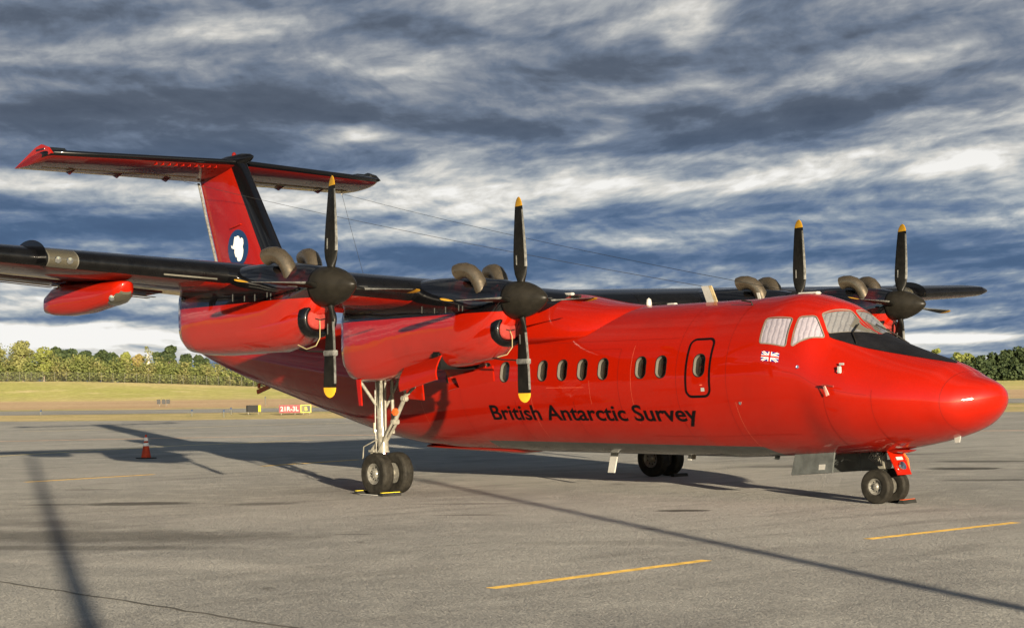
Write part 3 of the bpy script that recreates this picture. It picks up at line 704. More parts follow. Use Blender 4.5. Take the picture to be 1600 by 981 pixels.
bm.free()
# union flag decal
fl = MB(); fx0, fx1, ft0, ft1 = -1.365, -1.020, 9.8, 16.5
def fl_pt(u_, v_): return (fx0+(fx1-fx0)*u_, ft0+(ft1-ft0)*v_)
def fband(p, q, wd):
    a, b_ = Vector(p), Vector(q); n_ = Vector((-(b_-a).y, (b_-a).x)).normalized()*wd/2
    return [fl_pt(*(a+n_)), fl_pt(*(a-n_)), fl_pt(*(b_-n_)), fl_pt(*(b_+n_))]
patch(fl, [fl_pt(0, 0), fl_pt(1, 0), fl_pt(1, 1), fl_pt(0, 1)], .004, .08, 0)
for a, b_ in (((.06, .03), (.94, .97)), ((.06, .97), (.94, .03))): patch(fl, fband(a, b_, .17), .005, .08, 1); patch(fl, fband(a, b_, .055), .006, .08, 2)
for a, b_, wd in (((.5, 0), (.5, 1), .20), ((0, .5), (1, .5), .32)): patch(fl, fband(a, b_, wd), .007, .08, 1)
for a, b_, wd in (((.5, 0), (.5, 1), .11), ((0, .5), (1, .5), .18)): patch(fl, fband(a, b_, wd), .008, .08, 2)
fo = newobj('union_flag', fl.v, fl.f, [M['flagblue'], M['flagwhite'], M['flagred']], air, True, fl.mi); fixn(fo)

# ---- wing
def zle(y): return 3.42+.050*abs(y)
def xle(y): return -6.72-.042*abs(y)
def chord(y): return 3.95-.160*abs(y)
def foil(n=22, t=.18):
    q = [(1-math.cos(math.pi*i/n))/2 for i in range(n+1)]
    def yt(x): return 5*t*(.2969*math.sqrt(x)-.1260*x-.3516*x*x+.2843*x**3-.1036*x**4)
    def yc(x): return .028*4*x*(1-x)
    up = [(x, yc(x)+yt(x)) for x in q[::-1]]; lo_ = [(x, yc(x)-yt(x)) for x in q[1:-1]]
    return up+lo_
FO = foil()
def wsec(y, kc=1., kt=1., dxx=0.):
    c_ = chord(y)*kc; x0 = xle(y)-dxx; z0 = zle(y)
    return [(x0-p[0]*c_, y, z0+p[1]*c_*kt-p[0]*c_*.055) for p in FO]
ys = [-14.30, -14.27, -14.15, -14.0]+[y_ for y_ in np.linspace(-13.5, 13.5, 41)]+[14.0, 14.15, 14.27, 14.30]
kk = {14.30: (.55, .15, .45), 14.27: (.72, .45, .25), 14.15: (.88, .75, .10), 14.0: (.97, .92, .02)}
wb = MB(); rr_ = []
for y_ in ys:
    k1, k2, k3 = kk.get(round(abs(y_), 2), (1, 1, 0)); rr_.append(wsec(float(y_), k1, k2, k3*chord(y_)*.35))
wb.rings(rr_)
nF = len(FO); mi = []
for i in range(len(rr_)-1):
    for j in range(nF):
        p, q_ = FO[j], FO[(j+1) % nF]; xm = (p[0]+q_[0])/2
        upper = j < 22
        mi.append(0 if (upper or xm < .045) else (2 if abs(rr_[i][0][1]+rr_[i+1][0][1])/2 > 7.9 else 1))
mi += [0, 0]; wb.mi = mi
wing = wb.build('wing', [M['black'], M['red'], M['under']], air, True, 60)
# rubber de-icing boots along the leading edge
def le_strip(name, y0, y1, f0, f1, off, m, parent, n=14):
    """shell over the leading edge between foil fractions f0 (below) and f1 (above)"""
    mb = MB(); prof = [(x, z) for x, z in FO if True]
    lowp = [p for p in FO[22:] if p[0] <= f0][::-1]; upp = [p for p in FO[:23] if p[0] <= f1][::-1]
    pr_ = lowp+upp[1:] if lowp and upp and lowp[-1] == upp[0] else lowp+upp
    rs_ = []
    for i in range(n+1):
        y_ = y0+(y1-y0)*i/n; c_ = chord(y_); row = []
        for (a, b_) in pr_:
            # push outwards from the mean line
            v_ = Vector((a-.12, (b_-.01)*1.0)); 
            row.append((xle(y_)-a*c_+off*(1 if a < .02 else .3), y_, zle(y_)+b_*c_-a*c_*.055+(off if b_ > 0 else -off)*(.2 if a < .004 else 1)))
        rs_.append(row)
    k = len(pr_); vs = [p for r_ in rs_ for p in r_]
    mb.add(vs, [(i*k+j, i*k+j+1, (i+1)*k+j+1, (i+1)*k+j) for i in range(n) for j in range(k-1)])
    o = mb.build(name, m, parent, True, 60); return o
for sd in (-1, 1):
    for (a, b_) in ((1.35, 3.1), (4.1, 6.75), (7.75, 10.30), (10.82, 13.9)):
        le_strip('deicing_boot', sd*a, sd*b_, .055, .07, .004, M['boot'], wing)
    for yy in (10.33, 10.80): le_strip('lamp_frame', sd*yy-.012, sd*yy+.012, .06, .09, .007, M['bay'], wing, 2)
    le_strip('wing_lamp_cover', sd*10.34, sd*10.79, .055, .085, .010, M['lens'], wing, 4)
    lamp = le_strip('wing_lamp_bay', sd*10.34, sd*10.79, .05, .075, .005, M['bay'], wing, 4)
    for yy in (10.47, 10.66):
        b1 = MB().lathe([(0, .055), (.012, .05), (.016, .0)], (xle(yy)+.012, sd*yy, zle(yy)-.01), (1, 0, -.1), 14)
        b1.build('bulb', M['chrome'], lamp)
    # stall fence: half-round plate standing on the wing
    yy = 10.96; c_ = chord(yy); ax = xle(yy)-.36
    pl = [(ax+.06+.58*math.cos(q), sd*yy, zle(yy)-.02+.30*math.sin(q)) for q in [R(a) for a in range(-14, 195, 9)]]
    MB().plate(pl, .012).build('stall_fence', M['black'], wing, False)
    # flap trailing edge with its tan lip
    for (a, b_) in ((1.5, 3.1), (4.1, 6.75), (7.75, 9.6), (9.66, 13.7)):
        def fq(f0_, f1_, z0_, z1_):
            out = []
            for y_ in (a, b_):
                c_ = chord(y_)
                for f_, zz in ((f0_, z0_), (f1_, z1_)): out.append((xle(y_)-f_*c_, sd*y_, zle(y_)-f_*c_*.055-c_*zz))
            return [out[0], out[1], out[3], out[2]]
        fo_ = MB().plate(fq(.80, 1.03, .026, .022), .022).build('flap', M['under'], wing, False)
        MB().plate(fq(.88, .915, .046, .044), .008).build('flap_lip', M['tan'], fo_, False); MB().plate(fq(.96, 1.0, .044, .042), .008).build('flap_lip', M['tan'], fo_, False)
    if sd == -1:
        MB().plate([(xle(8.45)-.02, -8.9, zle(8.9)-.10), (xle(8.45)-.02, -8.9, zle(8.9)-.075), (xle(8.2)-.01, -7.95, zle(7.95)-.075), (xle(8.2)-.01, -7.95, zle(7.95)-.10)], .012).build('step_light_slot', M['bay'], wing, False)
    # hinge horns beneath the wing
    for yy in (8.62, 12.2):
        c_ = chord(yy); xh = xle(yy)-.80*c_; zh = zle(yy)-.80*c_*.055-.05*c_
        MB().plate([(xh, sd*yy, zh+.04), (xh-.22, sd*yy, zh+.04), (xh-.26, sd*yy, zh-.26), (xh-.18, sd*yy, zh-.24)], .03).build('aileron_horn', M['black'], wing, False)

# ---- wing root fairing
fr = []
for (x_, W_, H_, z0) in ((-4.75, .55, .50, 2.84), (-5.2, .90, .545, 2.84), (-5.7, 1.12, .60, 2.84), (-6.2, 1.24, .68, 2.84), (-6.8, 1.33, .80, 2.84), (-7.6, 1.40, .93, 2.84), (-9.5, 1.42, .94, 2.84), (-10.8, 1.36, .80, 2.84), (-12.0, 1.1, .66, 2.84), (-13.4, .6, .57, 2.84)):
    fr.append([(x_, -W_*abs(math.cos(q))**(.9)*(1 if math.cos(q) > 0 else -1), z0+H_*(math.sin(q) if math.sin(q) > 0 else .3*math.sin(q))) for q in [2*math.pi*j/48 for j in range(48)]])
MB().rings(fr).build('wing_root_fairing', M['red'], air, True, 50)

# ---- T-tail
def lifting(stations, tfrac, mfn, mats, name, parent, vertical=False):
    """stations: (span position vector, LE vector, TE vector, scale)"""
    F2_ = []
    n = 16; q = [(1-math.cos(math.pi*i/n))/2 for i in range(n+1)]
    yt = lambda x: 5*tfrac*(.2969*math.sqrt(x)-.1260*x-.3516*x*x+.2843*x**3-.1036*x**4)
    prof = [(x, yt(x)) for x in q[::-1]]+[(x, -yt(x)) for x in q[1:-1]]
    rs_ = []
    for (le, te, nrm, ks) in stations:
        le, te, nrm = Vector(le), Vector(te), Vector(nrm); L = (te-le)
        rs_.append([tuple(le+L*a+nrm*b_*L.length*ks) for a, b_ in prof])
    mb = MB(); mb.rings(rs_); k = len(prof); mi = []
    for i in range(len(rs_)-1):
        for j in range(k):
            xm = (prof[j][0]+prof[(j+1) % k][0])/2; mi.append(mfn(xm, j < n, i))
    mb.mi = mi+[1, 1]
    return mb.build(name, mats, parent, True, 60)
# fin: black leading part, red after part
fin = lifting([((-16.9, 0, 3.1), (-21.0, 0, 3.1), (0, 1, 0), 1), ((-17.75, 0, 5.2), (-20.62, 0, 5.2), (0, 1, 0), 1), ((-19.05, 0, 7.62), (-21.42, 0, 7.62), (0, 1, 0), 1)], .11,
              lambda x, up, i: 0 if x < .25 else 1, [M['black'], M['red']], 'tail_fin', air)
# real edges measured: trailing edge line through (-20.25,5.05) and (-21.13,7.23)
for v in fin.data.vertices:
    if v.co.z > 4: 
        xt_ = -20.25-(v.co.z-5.05)*.404; xl_ = -17.35-(v.co.z-5.20)*.70
        k = (v.co.x-(-17.75-(v.co.z-5.2)/(2.42)*1.30))/((-20.62-(v.co.z-5.2)/2.42*.80)-(-17.75-(v.co.z-5.2)/2.42*1.30))
        v.co.x = xl_+(xt_-xl_)*k
    else:
        k = (v.co.x+16.9)/(-21.0+16.9); v.co.x = -16.4+(-19.5+16.4)*k
lerp = lambda a, b_, t_: a+(b_-a)*t_
# fin front edge boot
# white rudder trailing strip, seams
def finx(z, k): xt_ = -20.25-(z-5.05)*.404; xl_ = -17.35-(z-5.20)*.70; return xl_+(xt_-xl_)*k
MB().plate([(finx(5.0, .993), -.03, 5.0), (finx(5.0, 1.005), -.03, 5.0), (finx(7.2, 1.005), -.03, 7.2), (finx(7.2, .993), -.03, 7.2)], -.06).build('rudder_edge', M['deice'], fin, False)
# emblem: dark blue disc with the white outline of the southern continent
def finy(x_, z_):
    k = (x_-finx(z_, 0))/(finx(z_, 1)-finx(z_, 0)); c_ = abs(finx(z_, 1)-finx(z_, 0)); k = min(max(k, 0), 1)
    return 1.06*5*.11*(.2969*math.sqrt(k)-.1260*k-.3516*k*k+.2843*k**3-.1036*k**4)*c_
EC = (-19.14, 5.40); ER = .46
from mathutils.bvhtree import BVHTree
bpy.context.view_layer.update()
fbv = BVHTree.FromPolygons([tuple(v.co) for v in fin.data.vertices], [tuple(p.vertices) for p in fin.data.polygons])
def finy(x_, z_):
    h_ = fbv.ray_cast(Vector((x_, -2., z_)), Vector((0, 1, 0)))
    return abs(h_[0].y) if h_[0] is not None else .05
for sd in (-1, 1):
    def disc(pts, off, m, name, par):
        n_ = len(pts); mb = MB(); q = densify(pts, .05); c_ = geometry.delaunay_2d_cdt([Vector(p) for p in q]+[Vector((EC[0]+i*.07, EC[1]+j*.07)) for i in range(-8, 9) for j in range(-8, 9) if math.hypot(i*.07, j*.07) < ER*.96], [], [list(range(len(q)))], 1, 1e-6)
        mb.add([(v.x, sd*(finy(v.x, v.y)+off), v.y) for v in c_[0]], [tuple(f) for f in c_[2]])
        return mb.build(name, m, par, True, 180)
    em = disc([(EC[0]+1.15*ER*math.cos(R(a)), EC[1]+ER*math.sin(R(a))) for a in range(0, 360, 8)], .006, M['blue'], 'tail_emblem', fin)
    ant = [(-.30, .02), (-.33, .10), (-.26, .06), (-.20, .12), (-.17, .22), (-.13, .30), (-.06, .28), (0, .31), (.08, .29), (.12, .22), (.20, .25), (.27, .20), (.28, .10), (.24, .03), (.27, -.06), (.25, -.16), (.21, -.24), (.14, -.31), (.05, -.33), (-.03, -.30), (-.05, -.22), (-.12, -.20), (-.17, -.10), (-.16, -.02), (-.22, .0)]
    disc([(EC[0]+a*1.06, EC[1]+b_*1.0) for a, b_ in ant], .011, M['band'], 'continent', em)
MB().tube([(-18.95, -.16, 5.98), (-19.4, -.17, 5.92)], .018, 8).build('fin_handle', M['red'], fin)
# bullet fairing at the top of the fin with a beacon
bl = []
for (x_, w_, h_) in ((-18.62, .02, .03), (-18.75, .07, .09), (-19.1, .12, .15), (-19.8, .13, .17), (-20.6, .11, .12), (-21.3, .03, .05)):
    bl.append([(x_, w_*math.cos(q), 7.60+(x_+19)*.03+h_*math.sin(q)) for q in [2*math.pi*j/16 for j in range(16)]])
MB().rings(bl).build('tail_bullet', M['black'], air)
MB().lathe([(0, .06), (.05, .055), (.09, .03), (.10, 0)], (-19.5, 0, 7.72), (0, 0, 1), 12).build('beacon', M['tunder'], air)
st = []
def tsec(y, k=1., lift=0.):
    a = abs(y)/4.72
    le = (-19.20-.60*a, y, 7.55-.06*a); te = (-21.20-.45*a, y, 7.24+.05*a)
    le_ = Vector(le); te_ = Vector(te); m_ = (le_+te_)/2
    if k != 1: le_ = te_+(le_-te_)*k; 
    return (tuple(le_), tuple(te_), (0, 0, 1), 1)
for y_, k in ((-4.76, .80), (-4.72, .93), (-4.62, 1), (-3.5, 1), (-2, 1), (-.8, 1), (0, 1), (.8, 1), (2, 1), (3.5, 1), (4.62, 1), (4.72, .93), (4.76, .80)): st.append(tsec(y_, k))
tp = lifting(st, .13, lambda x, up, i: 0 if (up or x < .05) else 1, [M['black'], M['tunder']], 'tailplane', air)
for sd in (-1, 1):
    # elevator horn at the tip, upturned
    y_ = sd*4.72; a = 1.
    MB().plate([(-19.78, y_, 7.46), (-19.98, y_, 7.62), (-20.30, y_, 7.72), (-20.60, y_, 7.68), (-21.76, y_, 7.30), (-20.9, y_, 7.33), (-20.2, y_, 7.40)], sd*.06).build('elevator_horn', M['red'] if sd < 0 else M['black'], tp, False)
    MB().box((-20.35, sd*4.45, 7.60), (.5, .56, .10), None, 0, .03).build('horn_cap', M['black'], tp)
    for k, yy in enumerate((1.0, 2.35, 3.6)):
        MB().plate([(-20.8, sd*yy, 7.27), (-21.3, sd*yy, 7.25), (-21.1, sd*yy, 7.17)], .03).build('elevator_hinge', M['tunder'], tp, False)
    mb = MB(); 
    for f0_, f1_, m_ in ((.60, .66, 0),):
        q = []
        for y_ in (.5, 4.4):
            le, te, _, _ = tsec(sd*y_); le = Vector(le); te = Vector(te); L = te-le
            for f_ in (f0_, f1_): q.append(tuple(le+L*f_+Vector((0, 0, -L.length*(.052-.03*(f_-.6)/.4)))))
        mb.plate([q[0], q[1], q[3], q[2]], .006)
    mb.build('elevator_gap', M['tan'], tp, False)
    if sd == -1:
        mb = MB()
        for i in range(10):
            yy = .55+i*.17; le = Vector(tsec(-yy)[0]); mb.box((le.x-.22, -yy, le.z-.13), (.16, .012, .06))
        mb.build('vortex_generator', M['red'], tp, False)

# ---- nacelles
def sup(x_, y0, w_, zt_, zb_, n=40, e=2.5):
    zc_ = (zt_+zb_)/2; hh_ = (zt_-zb_)/2; out = []
    for j in range(n):
        q = 2*math.pi*j/n; c_, s_ = math.cos(q), math.sin(q)
        out.append((x_, y0+w_*math.copysign(abs(c_)**(2/e), c_), zc_+hh_*math.copysign(abs(s_)**(2/e), s_)))
    return out
def make_nacelle(side, inboard):
    y0 = side*(3.60 if inboard else 7.234); dx_ = .30 if inboard else 0.; dz_ = -.14 if inboard else 0.
    mt = M['nac_i'] if inboard else M['nac_o']
    if inboard:
        stn = [(-5.12, .30, 3.83, 3.20), (-5.2, .33, 3.85, 3.1), (-5.35, .37, 3.88, 2.90), (-5.8, .43, 3.94, 2.53), (-6.3, .44, 3.97, 2.44), (-6.9, .45, 3.99, 2.40), (-7.6, .45, 3.97, 2.36), (-8.1, .45, 3.93, 2.26), (-8.6, .45, 3.88, 2.20), (-9.15, .45, 3.80, 2.185), (-9.42, .43, 3.72, 2.23), (-9.56, .40, 3.64, 2.36), (-9.64, .33, 3.55, 2.55)]
    else:
        stn = [(-5.12, .30, 3.83, 3.20), (-5.2, .33, 3.85, 3.1), (-5.35, .37, 3.88, 2.98), (-5.8, .43, 3.94, 2.72), (-6.3, .44, 3.97, 2.57), (-7.0, .45, 3.97, 2.52), (-7.8, .45, 3.93, 2.51), (-8.4, .45, 3.86, 2.53), (-8.7, .44, 3.80, 2.58), (-8.86, .41, 3.74, 2.68), (-8.93, .34, 3.66, 2.85)]
    rs_ = [sup(a+dx_, y0, b_, c_+dz_, e_+dz_, e=2.05 if i < 2 else (2.35 if i < 4 else ((3.0 if i < 8 else 3.8) if i < len(stn)-1 else 3.0))) for i, (a, b_, c_, e_) in enumerate(stn)]
    n_ = MB().rings(rs_)
    body = n_.build('engine_nacelle', mt, air, True, 50)
    # chin intake
    lob_b = (2.66, 2.56, 2.46, 2.42) if inboard else (2.74, 2.66, 2.535, 2.53)
    lob = [(-5.22, .285, 3.25, 2.80), (-5.26, .315, 3.285, 2.765), (-5.36, .338, 3.30, lob_b[0]+.03), (-5.6, .37, 3.32, lob_b[1]), (-6.2, .42, 3.32, lob_b[2]), (-7.0, .43, 3.3, lob_b[3])]
    l_ = [sup(a+dx_, y0, b_, c_+dz_, e_+dz_, e=2.3) for a, b_, c_, e_ in lob]
    mb = MB().rings(l_, (False, False)); mb.build('intake_duct', mt, body, True, 50)
    lip = [sup(a+dx_, y0, b_, c_+dz_, e_+dz_, e=2.25) for a, b_, c_, e_ in ((-5.33, .342, 3.308, 2.732), (-5.25, .330, 3.297, 2.745), (-5.195, .300, 3.27, 2.775), (-5.185, .270, 3.24, 2.805), (-5.205, .240, 3.21, 2.835), (-5.27, .225, 3.19, 2.855), (-5.5, .22, 3.18, 2.86))]
    MB().rings(lip, (False, True)).build('intake_lip', M['black'], body, True, 60)
    # exhaust stacks: fat steel elbows opening aft
    for s_ in (-1, 1):
        yy = y0+s_*.24
        path = [(-5.64, yy, 3.66), (-5.70, yy+s_*.01, 3.82), (-5.77, yy+s_*.03, 3.94), (-5.87, yy+s_*.055, 4.025), (-5.98, yy+s_*.08, 4.06), (-6.09, yy+s_*.10, 4.06), (-6.18, yy+s_*.115, 4.035)]
        path = [(a+dx_, b_, c_+dz_) for a, b_, c_ in path]
        ex = MB().tube(path, [.120, .124, .127, .130, .133, .135, .136], 24, 0, False)
        ex.tube([path[-1], tuple(Vector(path[-2])+Vector((-.02, 0, 0))), path[3]], [.130, .118, .08], 24, 1, True)
        ex.build('exhaust_stack', [M['steel'], M['dark']], body, True, 60, fix=False)
    # small louvres and latches on the cowl side
    mb = MB()
    for (a, c_, w_, h__) in ((-5.95, 3.40, .018, .10), (-6.05, 3.42, .014, .10), (-6.4, 3.40, .016, .11), (-6.7, 3.40, .014, .09), (-7.05, 3.43, .012, .12)):
        wv = np.interp(-a, [5.12, 5.2, 5.35, 5.8, 6.3, 7.], [.30, .33, .37, .43, .44, .45])
        for s_ in (-1, 1): mb.box((a+dx_, y0+s_*(wv+.001), c_+dz_), (w_, .008, h__))
    mb.build('cowl_latch', M['latch'], body, False)
    return body
nacs = {}
for sd in (-1, 1):
    for ib in (False, True): nacs[(sd, ib)] = make_nacelle(sd, ib)

# ---- propellers
def blade_mesh(ang):
    """blade along +z rotated by ang about the x axis, feathered"""
    mb = MB(); st_ = []
    RR = [.24, .32, .42, .55, .75, .95, 1.15, 1.35, 1.50, 1.56, 1.62, 1.67, 1.70, 1.715]
    CC = [.12, .15, .235, .285, .300, .300, .292, .282, .270, .262, .235, .175, .105, .03]
    TT = [.10, .085, .055, .040, .030, .024, .019, .015, .012, .011, .010, .009, .007, .004]
    rows = []
    for r_, c_, t_ in zip(RR, CC, TT):
        be = R(108-34*min(1, max(0, (r_-.3)/1.4)))
        cdv = Vector((math.sin(be), -math.cos(be)*-1*-1, 0)); cdv = Vector((math.sin(be), math.cos(be)*-1, 0))
        nn_ = Vector((-cdv.y, cdv.x, 0)); row = []
        for j in range(16):
            q = 2*math.pi*j/16
            p = cdv*(c_*(.5*math.cos(q)-.02))+nn_*(t_/2*math.sin(q)*(1.15+.35*math.cos(q)))+Vector((0, 0, r_))
            row.append(p)
        rows.append(row)
    M_ = Matrix.Rotation(ang, 4, 'X')
    rows = [[tuple(M_ @ p) for p in row] for row in rows]
    mb.rings(rows); mi = []
    for i in range(len(rows)-1):
        for j in range(16):
            q = 2*math.pi*(j+.5)/16; r_ = (RR[i]+RR[i+1])/2
            mi.append(1 if r_ > 1.53 else (2 if math.cos(q) > .80 and .6 < r_ < 1.5 else 0))
    mb.mi = mi+[0, 1]; return mb
def make_prop(loc, rot):
    hub = MB().lathe([(-.205, .0), (-.205, .30), (-.20, .308), (-.12, .314), (0, .309), (.12, .290), (.25, .252), (.38, .198), (.48, .142), (.56, .088), (.605, .045), (.625, .0)], (0, 0, 0), (1, 0, 0), 48).build('propeller_hub', M['spin'], air, True, 60)
    for k in range(4):
        blade_mesh(-rot+k*math.pi/2).build('propeller_blade', [M['prop'], M['yellow'], M['deice']], hub, True, 60)
        a = -rot+k*math.pi/2
        Mx = Matrix.Rotation(a, 4, 'X')
        # blade marking: a small pale placard and stencilled ticks
        mk = MB()
        for (zz, hgt, ww) in ((.66, .16, .022),):
            be = R(108-34*min(1, max(0, (zz-.3)/1.4))); cdv = Vector((math.sin(be), -math.cos(be), 0)); n2_ = Vector((-cdv.y, cdv.x, 0))
            for s_ in (-1, 1):
                c0 = cdv*(-.07)+Vector((0, 0, zz))+n2_*s_*.020
                q = [c0+cdv*ww/2+Vector((0, 0, hgt/2)), c0-cdv*ww/2+Vector((0, 0, hgt/2)), c0-cdv*ww/2-Vector((0, 0, hgt/2)), c0+cdv*ww/2-Vector((0, 0, hgt/2))]
                if zz < .5: continue
                mk.plate([tuple(Mx @ p) for p in q], .003)
        mk.build('blade_stencil', M['deice'], hub, False)
    hub.location = loc
    return hub
make_prop((-4.916, -7.234, 3.519), .022); make_prop((-4.612, -3.600, 3.380), -.024)
make_prop((-4.612, 3.600, 3.380), .0); make_prop((-4.916, 7.234, 3.519), .07)

# ---- wheels
def wheel_parts(loc, R_, W_, rimr, face, parent):
    """tyre and rim, axis along y, face = side of the dished outer face"""
    hw_ = W_/2
    prof = [(-hw_*.62, rimr), (-hw_*.9, rimr+.03*R_/.38), (-hw_, (rimr+R_)/2), (-hw_*.97, R_*.90), (-hw_*.84, R_*.965), (-hw_*.62, R_*.992)]
    for g in (-.42, -.14, .14, .42): prof += [(hw_*(g-.035), R_*.999), (hw_*(g-.03), R_*.982), (hw_*(g+.03), R_*.982), (hw_*(g+.035), R_*.999)]
    prof += [(hw_*.62, R_*.992), (hw_*.84, R_*.965), (hw_*.97, R_*.90), (hw_, (rimr+R_)/2), (hw_*.9, rimr+.03*R_/.38), (hw_*.62, rimr)]
    t_ = MB().lathe(prof, loc, (0, 1, 0), 56, 0, True).build('tyre', M['tyre'], parent, True, 28)
    s_ = face; rm = MB()
    pr_ = [(-hw_*.7, 0.02), (-hw_*.7, rimr*1.0), (hw_*.66, rimr*1.0), (hw_*.72, rimr*1.04), (hw_*.78, rimr*1.03), (hw_*.74, rimr*.92), (hw_*.52, rimr*.80), (hw_*.40, rimr*.62), (hw_*.46, rimr*.42), (hw_*.72, rimr*.34), (hw_*.80, rimr*.26), (hw_*.82, rimr*.05), (hw_*.82, 0)]
    rm.lathe([(a*s_, b_) for a, b_ in pr_], loc, (0, 1, 0), 40, 0)
    for k in range(9):
        q = 2*math.pi*k/9; rr0 = rimr*.63
        rm.lathe([(hw_*.47*s_, rimr*.085), (hw_*.475*s_, 0)], (loc[0]+rr0*math.cos(q), loc[1], loc[2]+rr0*math.sin(q)), (0, 1, 0), 10, 1)
    for k in range(6):
        q = 2*math.pi*(k+.5)/6; rr0 = rimr*.30
        rm.lathe([(hw_*.70*s_, rimr*.05), (hw_*.9*s_, rimr*.05), (hw_*.9*s_, 0)], (loc[0]+rr0*math.cos(q), loc[1], loc[2]+rr0*math.sin(q)), (0, 1, 0), 8, 0)
    rm.build('wheel_rim', [M['rim'], M['dark']], parent, True, 40)
def main_gear(side):
    y0 = side*3.58
    g = MB()
    g.tube([(-8.66, y0, 2.20), (-8.62, y0, 1.75), (-8.60, y0, 1.30), (-8.56, y0, .92), (-8.55, y0, .76)], [.085, .088, .088, .098, .098], 20)
    g.tube([(-8.55, y0, .775), (-8.545, y0, .745)], .112, 20)
    g.tube([(-8.62, y0, 1.42), (-8.615, y0, 1.38)], .10, 20)
    g.tube([(-8.44, y0-.31, .38), (-8.44, y0+.31, .38)], .055, 16)
    g.box((-8.46, y0, .42), (.17, .15, .17), None, 0, .02)
    for s_ in (-1, 1):
        g.tube([(-8.98, y0+s_*.28, 2.16), (-8.66, y0+s_*.07, 1.62)], .030, 10)
        g.tube([(-8.30, y0+s_*.22, 2.14), (-8.56, y0+s_*.07, 1.58)], .026, 10)
    g.tube([(-8.45, y0+.13, 2.1), (-8.42, y0+.13, 1.1)], .032, 12); g.tube([(-8.44, y0-.03, 2.1), (-8.44, y0-.03, 1.15)], .022, 10)
    gear = g.build('main_landing_gear', M['strut'], air, True, 40)
    MB().tube([(-8.55, y0, .75), (-8.50, y0, .40)], .062, 18).build('oleo_piston', M['chrome'], gear)
    ds = MB().tube([(-7.86, y0, 1.80), (-8.20, y0, 1.32)], .040, 12); ds.tube([(-8.18, y0-.05, 1.33), (-8.50, y0-.05, .98)], .028, 10); ds.tube([(-8.18, y0+.05, 1.33), (-8.50, y0+.05, .98)], .028, 10)
    ds.box((-8.19, y0, 1.32), (.09, .16, .09), None, 0, .015); ds.tube([(-7.74, y0-.12, 1.96), (-7.86, y0, 1.78), (-7.74, y0+.12, 1.96)], .03, 10); ds.box((-7.90, y0, 1.74), (.12, .12, .10), None, 0, .02)
    ds.tube([(-8.18, y0-.08, 1.30), (-8.66, y0-.10, .66)], .014, 8)
    ds.build('drag_strut', M['strut'], gear, True, 40)
    tl = MB(); tl.tube([(-8.62, y0-.06, .98), (-8.84, y0-.05, .80), (-8.86, y0-.04, .66)], [.03, .03, .03], 8); tl.tube([(-8.62, y0+.06, .98), (-8.84, y0+.05, .80)], .03, 8)
    tl.tube([(-8.84, y0, .80), (-8.52, y0, .50)], .032, 8); tl.tube([(-8.6, y0-.1, 1.0), (-8.92, y0-.18, .86), (-8.95, y0-.18, .62)], .012, 8); tl.box((-8.78, y0-.1, .78), (.14, .05, .04))
    tl.tube([(-8.67, y0-.09, 1.9), (-8.66, y0-.10, 1.2), (-8.62, y0-.11, .8), (-8.5, y0-.16, .5)], .010, 6)
    tl.build('torque_link', M['strut'], gear, True, 40)
    MB().box((-8.10, y0-.05, 1.50), (.10, .12, .10), Matrix.Rotation(R(35), 3, 'Y'), 0, .01).build('safety_flag', M['orange'], gear)
    MB().tube([(-8.70, y0-.10, 1.30), (-8.70, y0-.10, 1.12)], .02, 8).build('data_plate', M['steel'], gear)
    for s_ in (-1, 1): wheel_parts((-8.44, y0+s_*.225, .38), .38, .235, .185, s_ if s_*side > 0 else s_, gear)
    # doors: curved forward pair, small after pair
    for s_ in (-1, 1):
        dm = MB(); n = 8; oo = []; ii = []
        for k in range(n+1):
            a = k/n
            z0 = 2.33-.42*a; yb = y0+s_*(.43+.13*math.sin(a*2.2)+.02)
            oo.append((yb, z0)); ii.append((yb-s_*.03, z0))
        for (xa, xb, dza, dzb) in ((-7.30, -6.25, -.04, .16),):
            vs_ = []
            for (x_, dz_) in ((xa, dza), (xb, dzb)):
                for (yy, zz) in oo: vs_.append((x_, yy, zz+dz_))
                for (yy, zz) in ii: vs_.append((x_, yy, zz+dz_))
            L = 2*(n+1); fs_ = []
            for k in range(n):
                fs_ += [(k, k+1, L+k+1, L+k), (n+1+k, L+n+1+k, L+n+2+k, n+2+k), (k, n+1+k, n+2+k, k+1), (L+k, L+k+1, L+n+2+k, L+n+1+k)]
            fs_ += [(0, L, L+n+1, n+1), (n, 2*n+1, L+2*n+1, L+n)]
            dm.add(vs_, fs_)
        dm.build('gear_door', M['red'], gear, True, 40)
        MB().plate([(-7.92, y0+s_*.44, 2.10), (-8.96, y0+s_*.44, 2.02), (-8.92, y0+s_*.50, 1.77), (-7.94, y0+s_*.50, 1.71)], s_*.03).build('rear_gear_door', M['red'], gear, False) if s_*side < 0 else \
            MB().plate([(-8.80, y0+s_*.34, 2.10), (-8.92, y0+s_*.34, 2.10), (-8.78, y0+s_*.38, 1.62), (-8.70, y0+s_*.38, 1.62)], s_*.03).build('rear_gear_door', M['red'], gear, False)
    MB().plate([(-6.95, y0+side*-.42, 2.12), (-5.92, y0+side*-.42, 2.30), (-5.98, y0+side*-.50, 2.03), (-6.92, y0+side*-.50, 1.90)], .03).build('front_gear_door', M['red'], gear, False)
    MB().box((-6.42, y0, 2.40), (.24, .912, .30), None, 0, .03).build('bay_shade_box', M['dark'], gear)  # solid near-black box painted as the shade of an open bay
    MB().box((-7.1, y0, 2.31), (1.2, .66, .12), None, 0, .02).build('wheel_bay_shade', M['dark'], gear)  # near-black slab in place of the shade inside the wheel well
    return gear
main_gear(-1); main_gear(1)
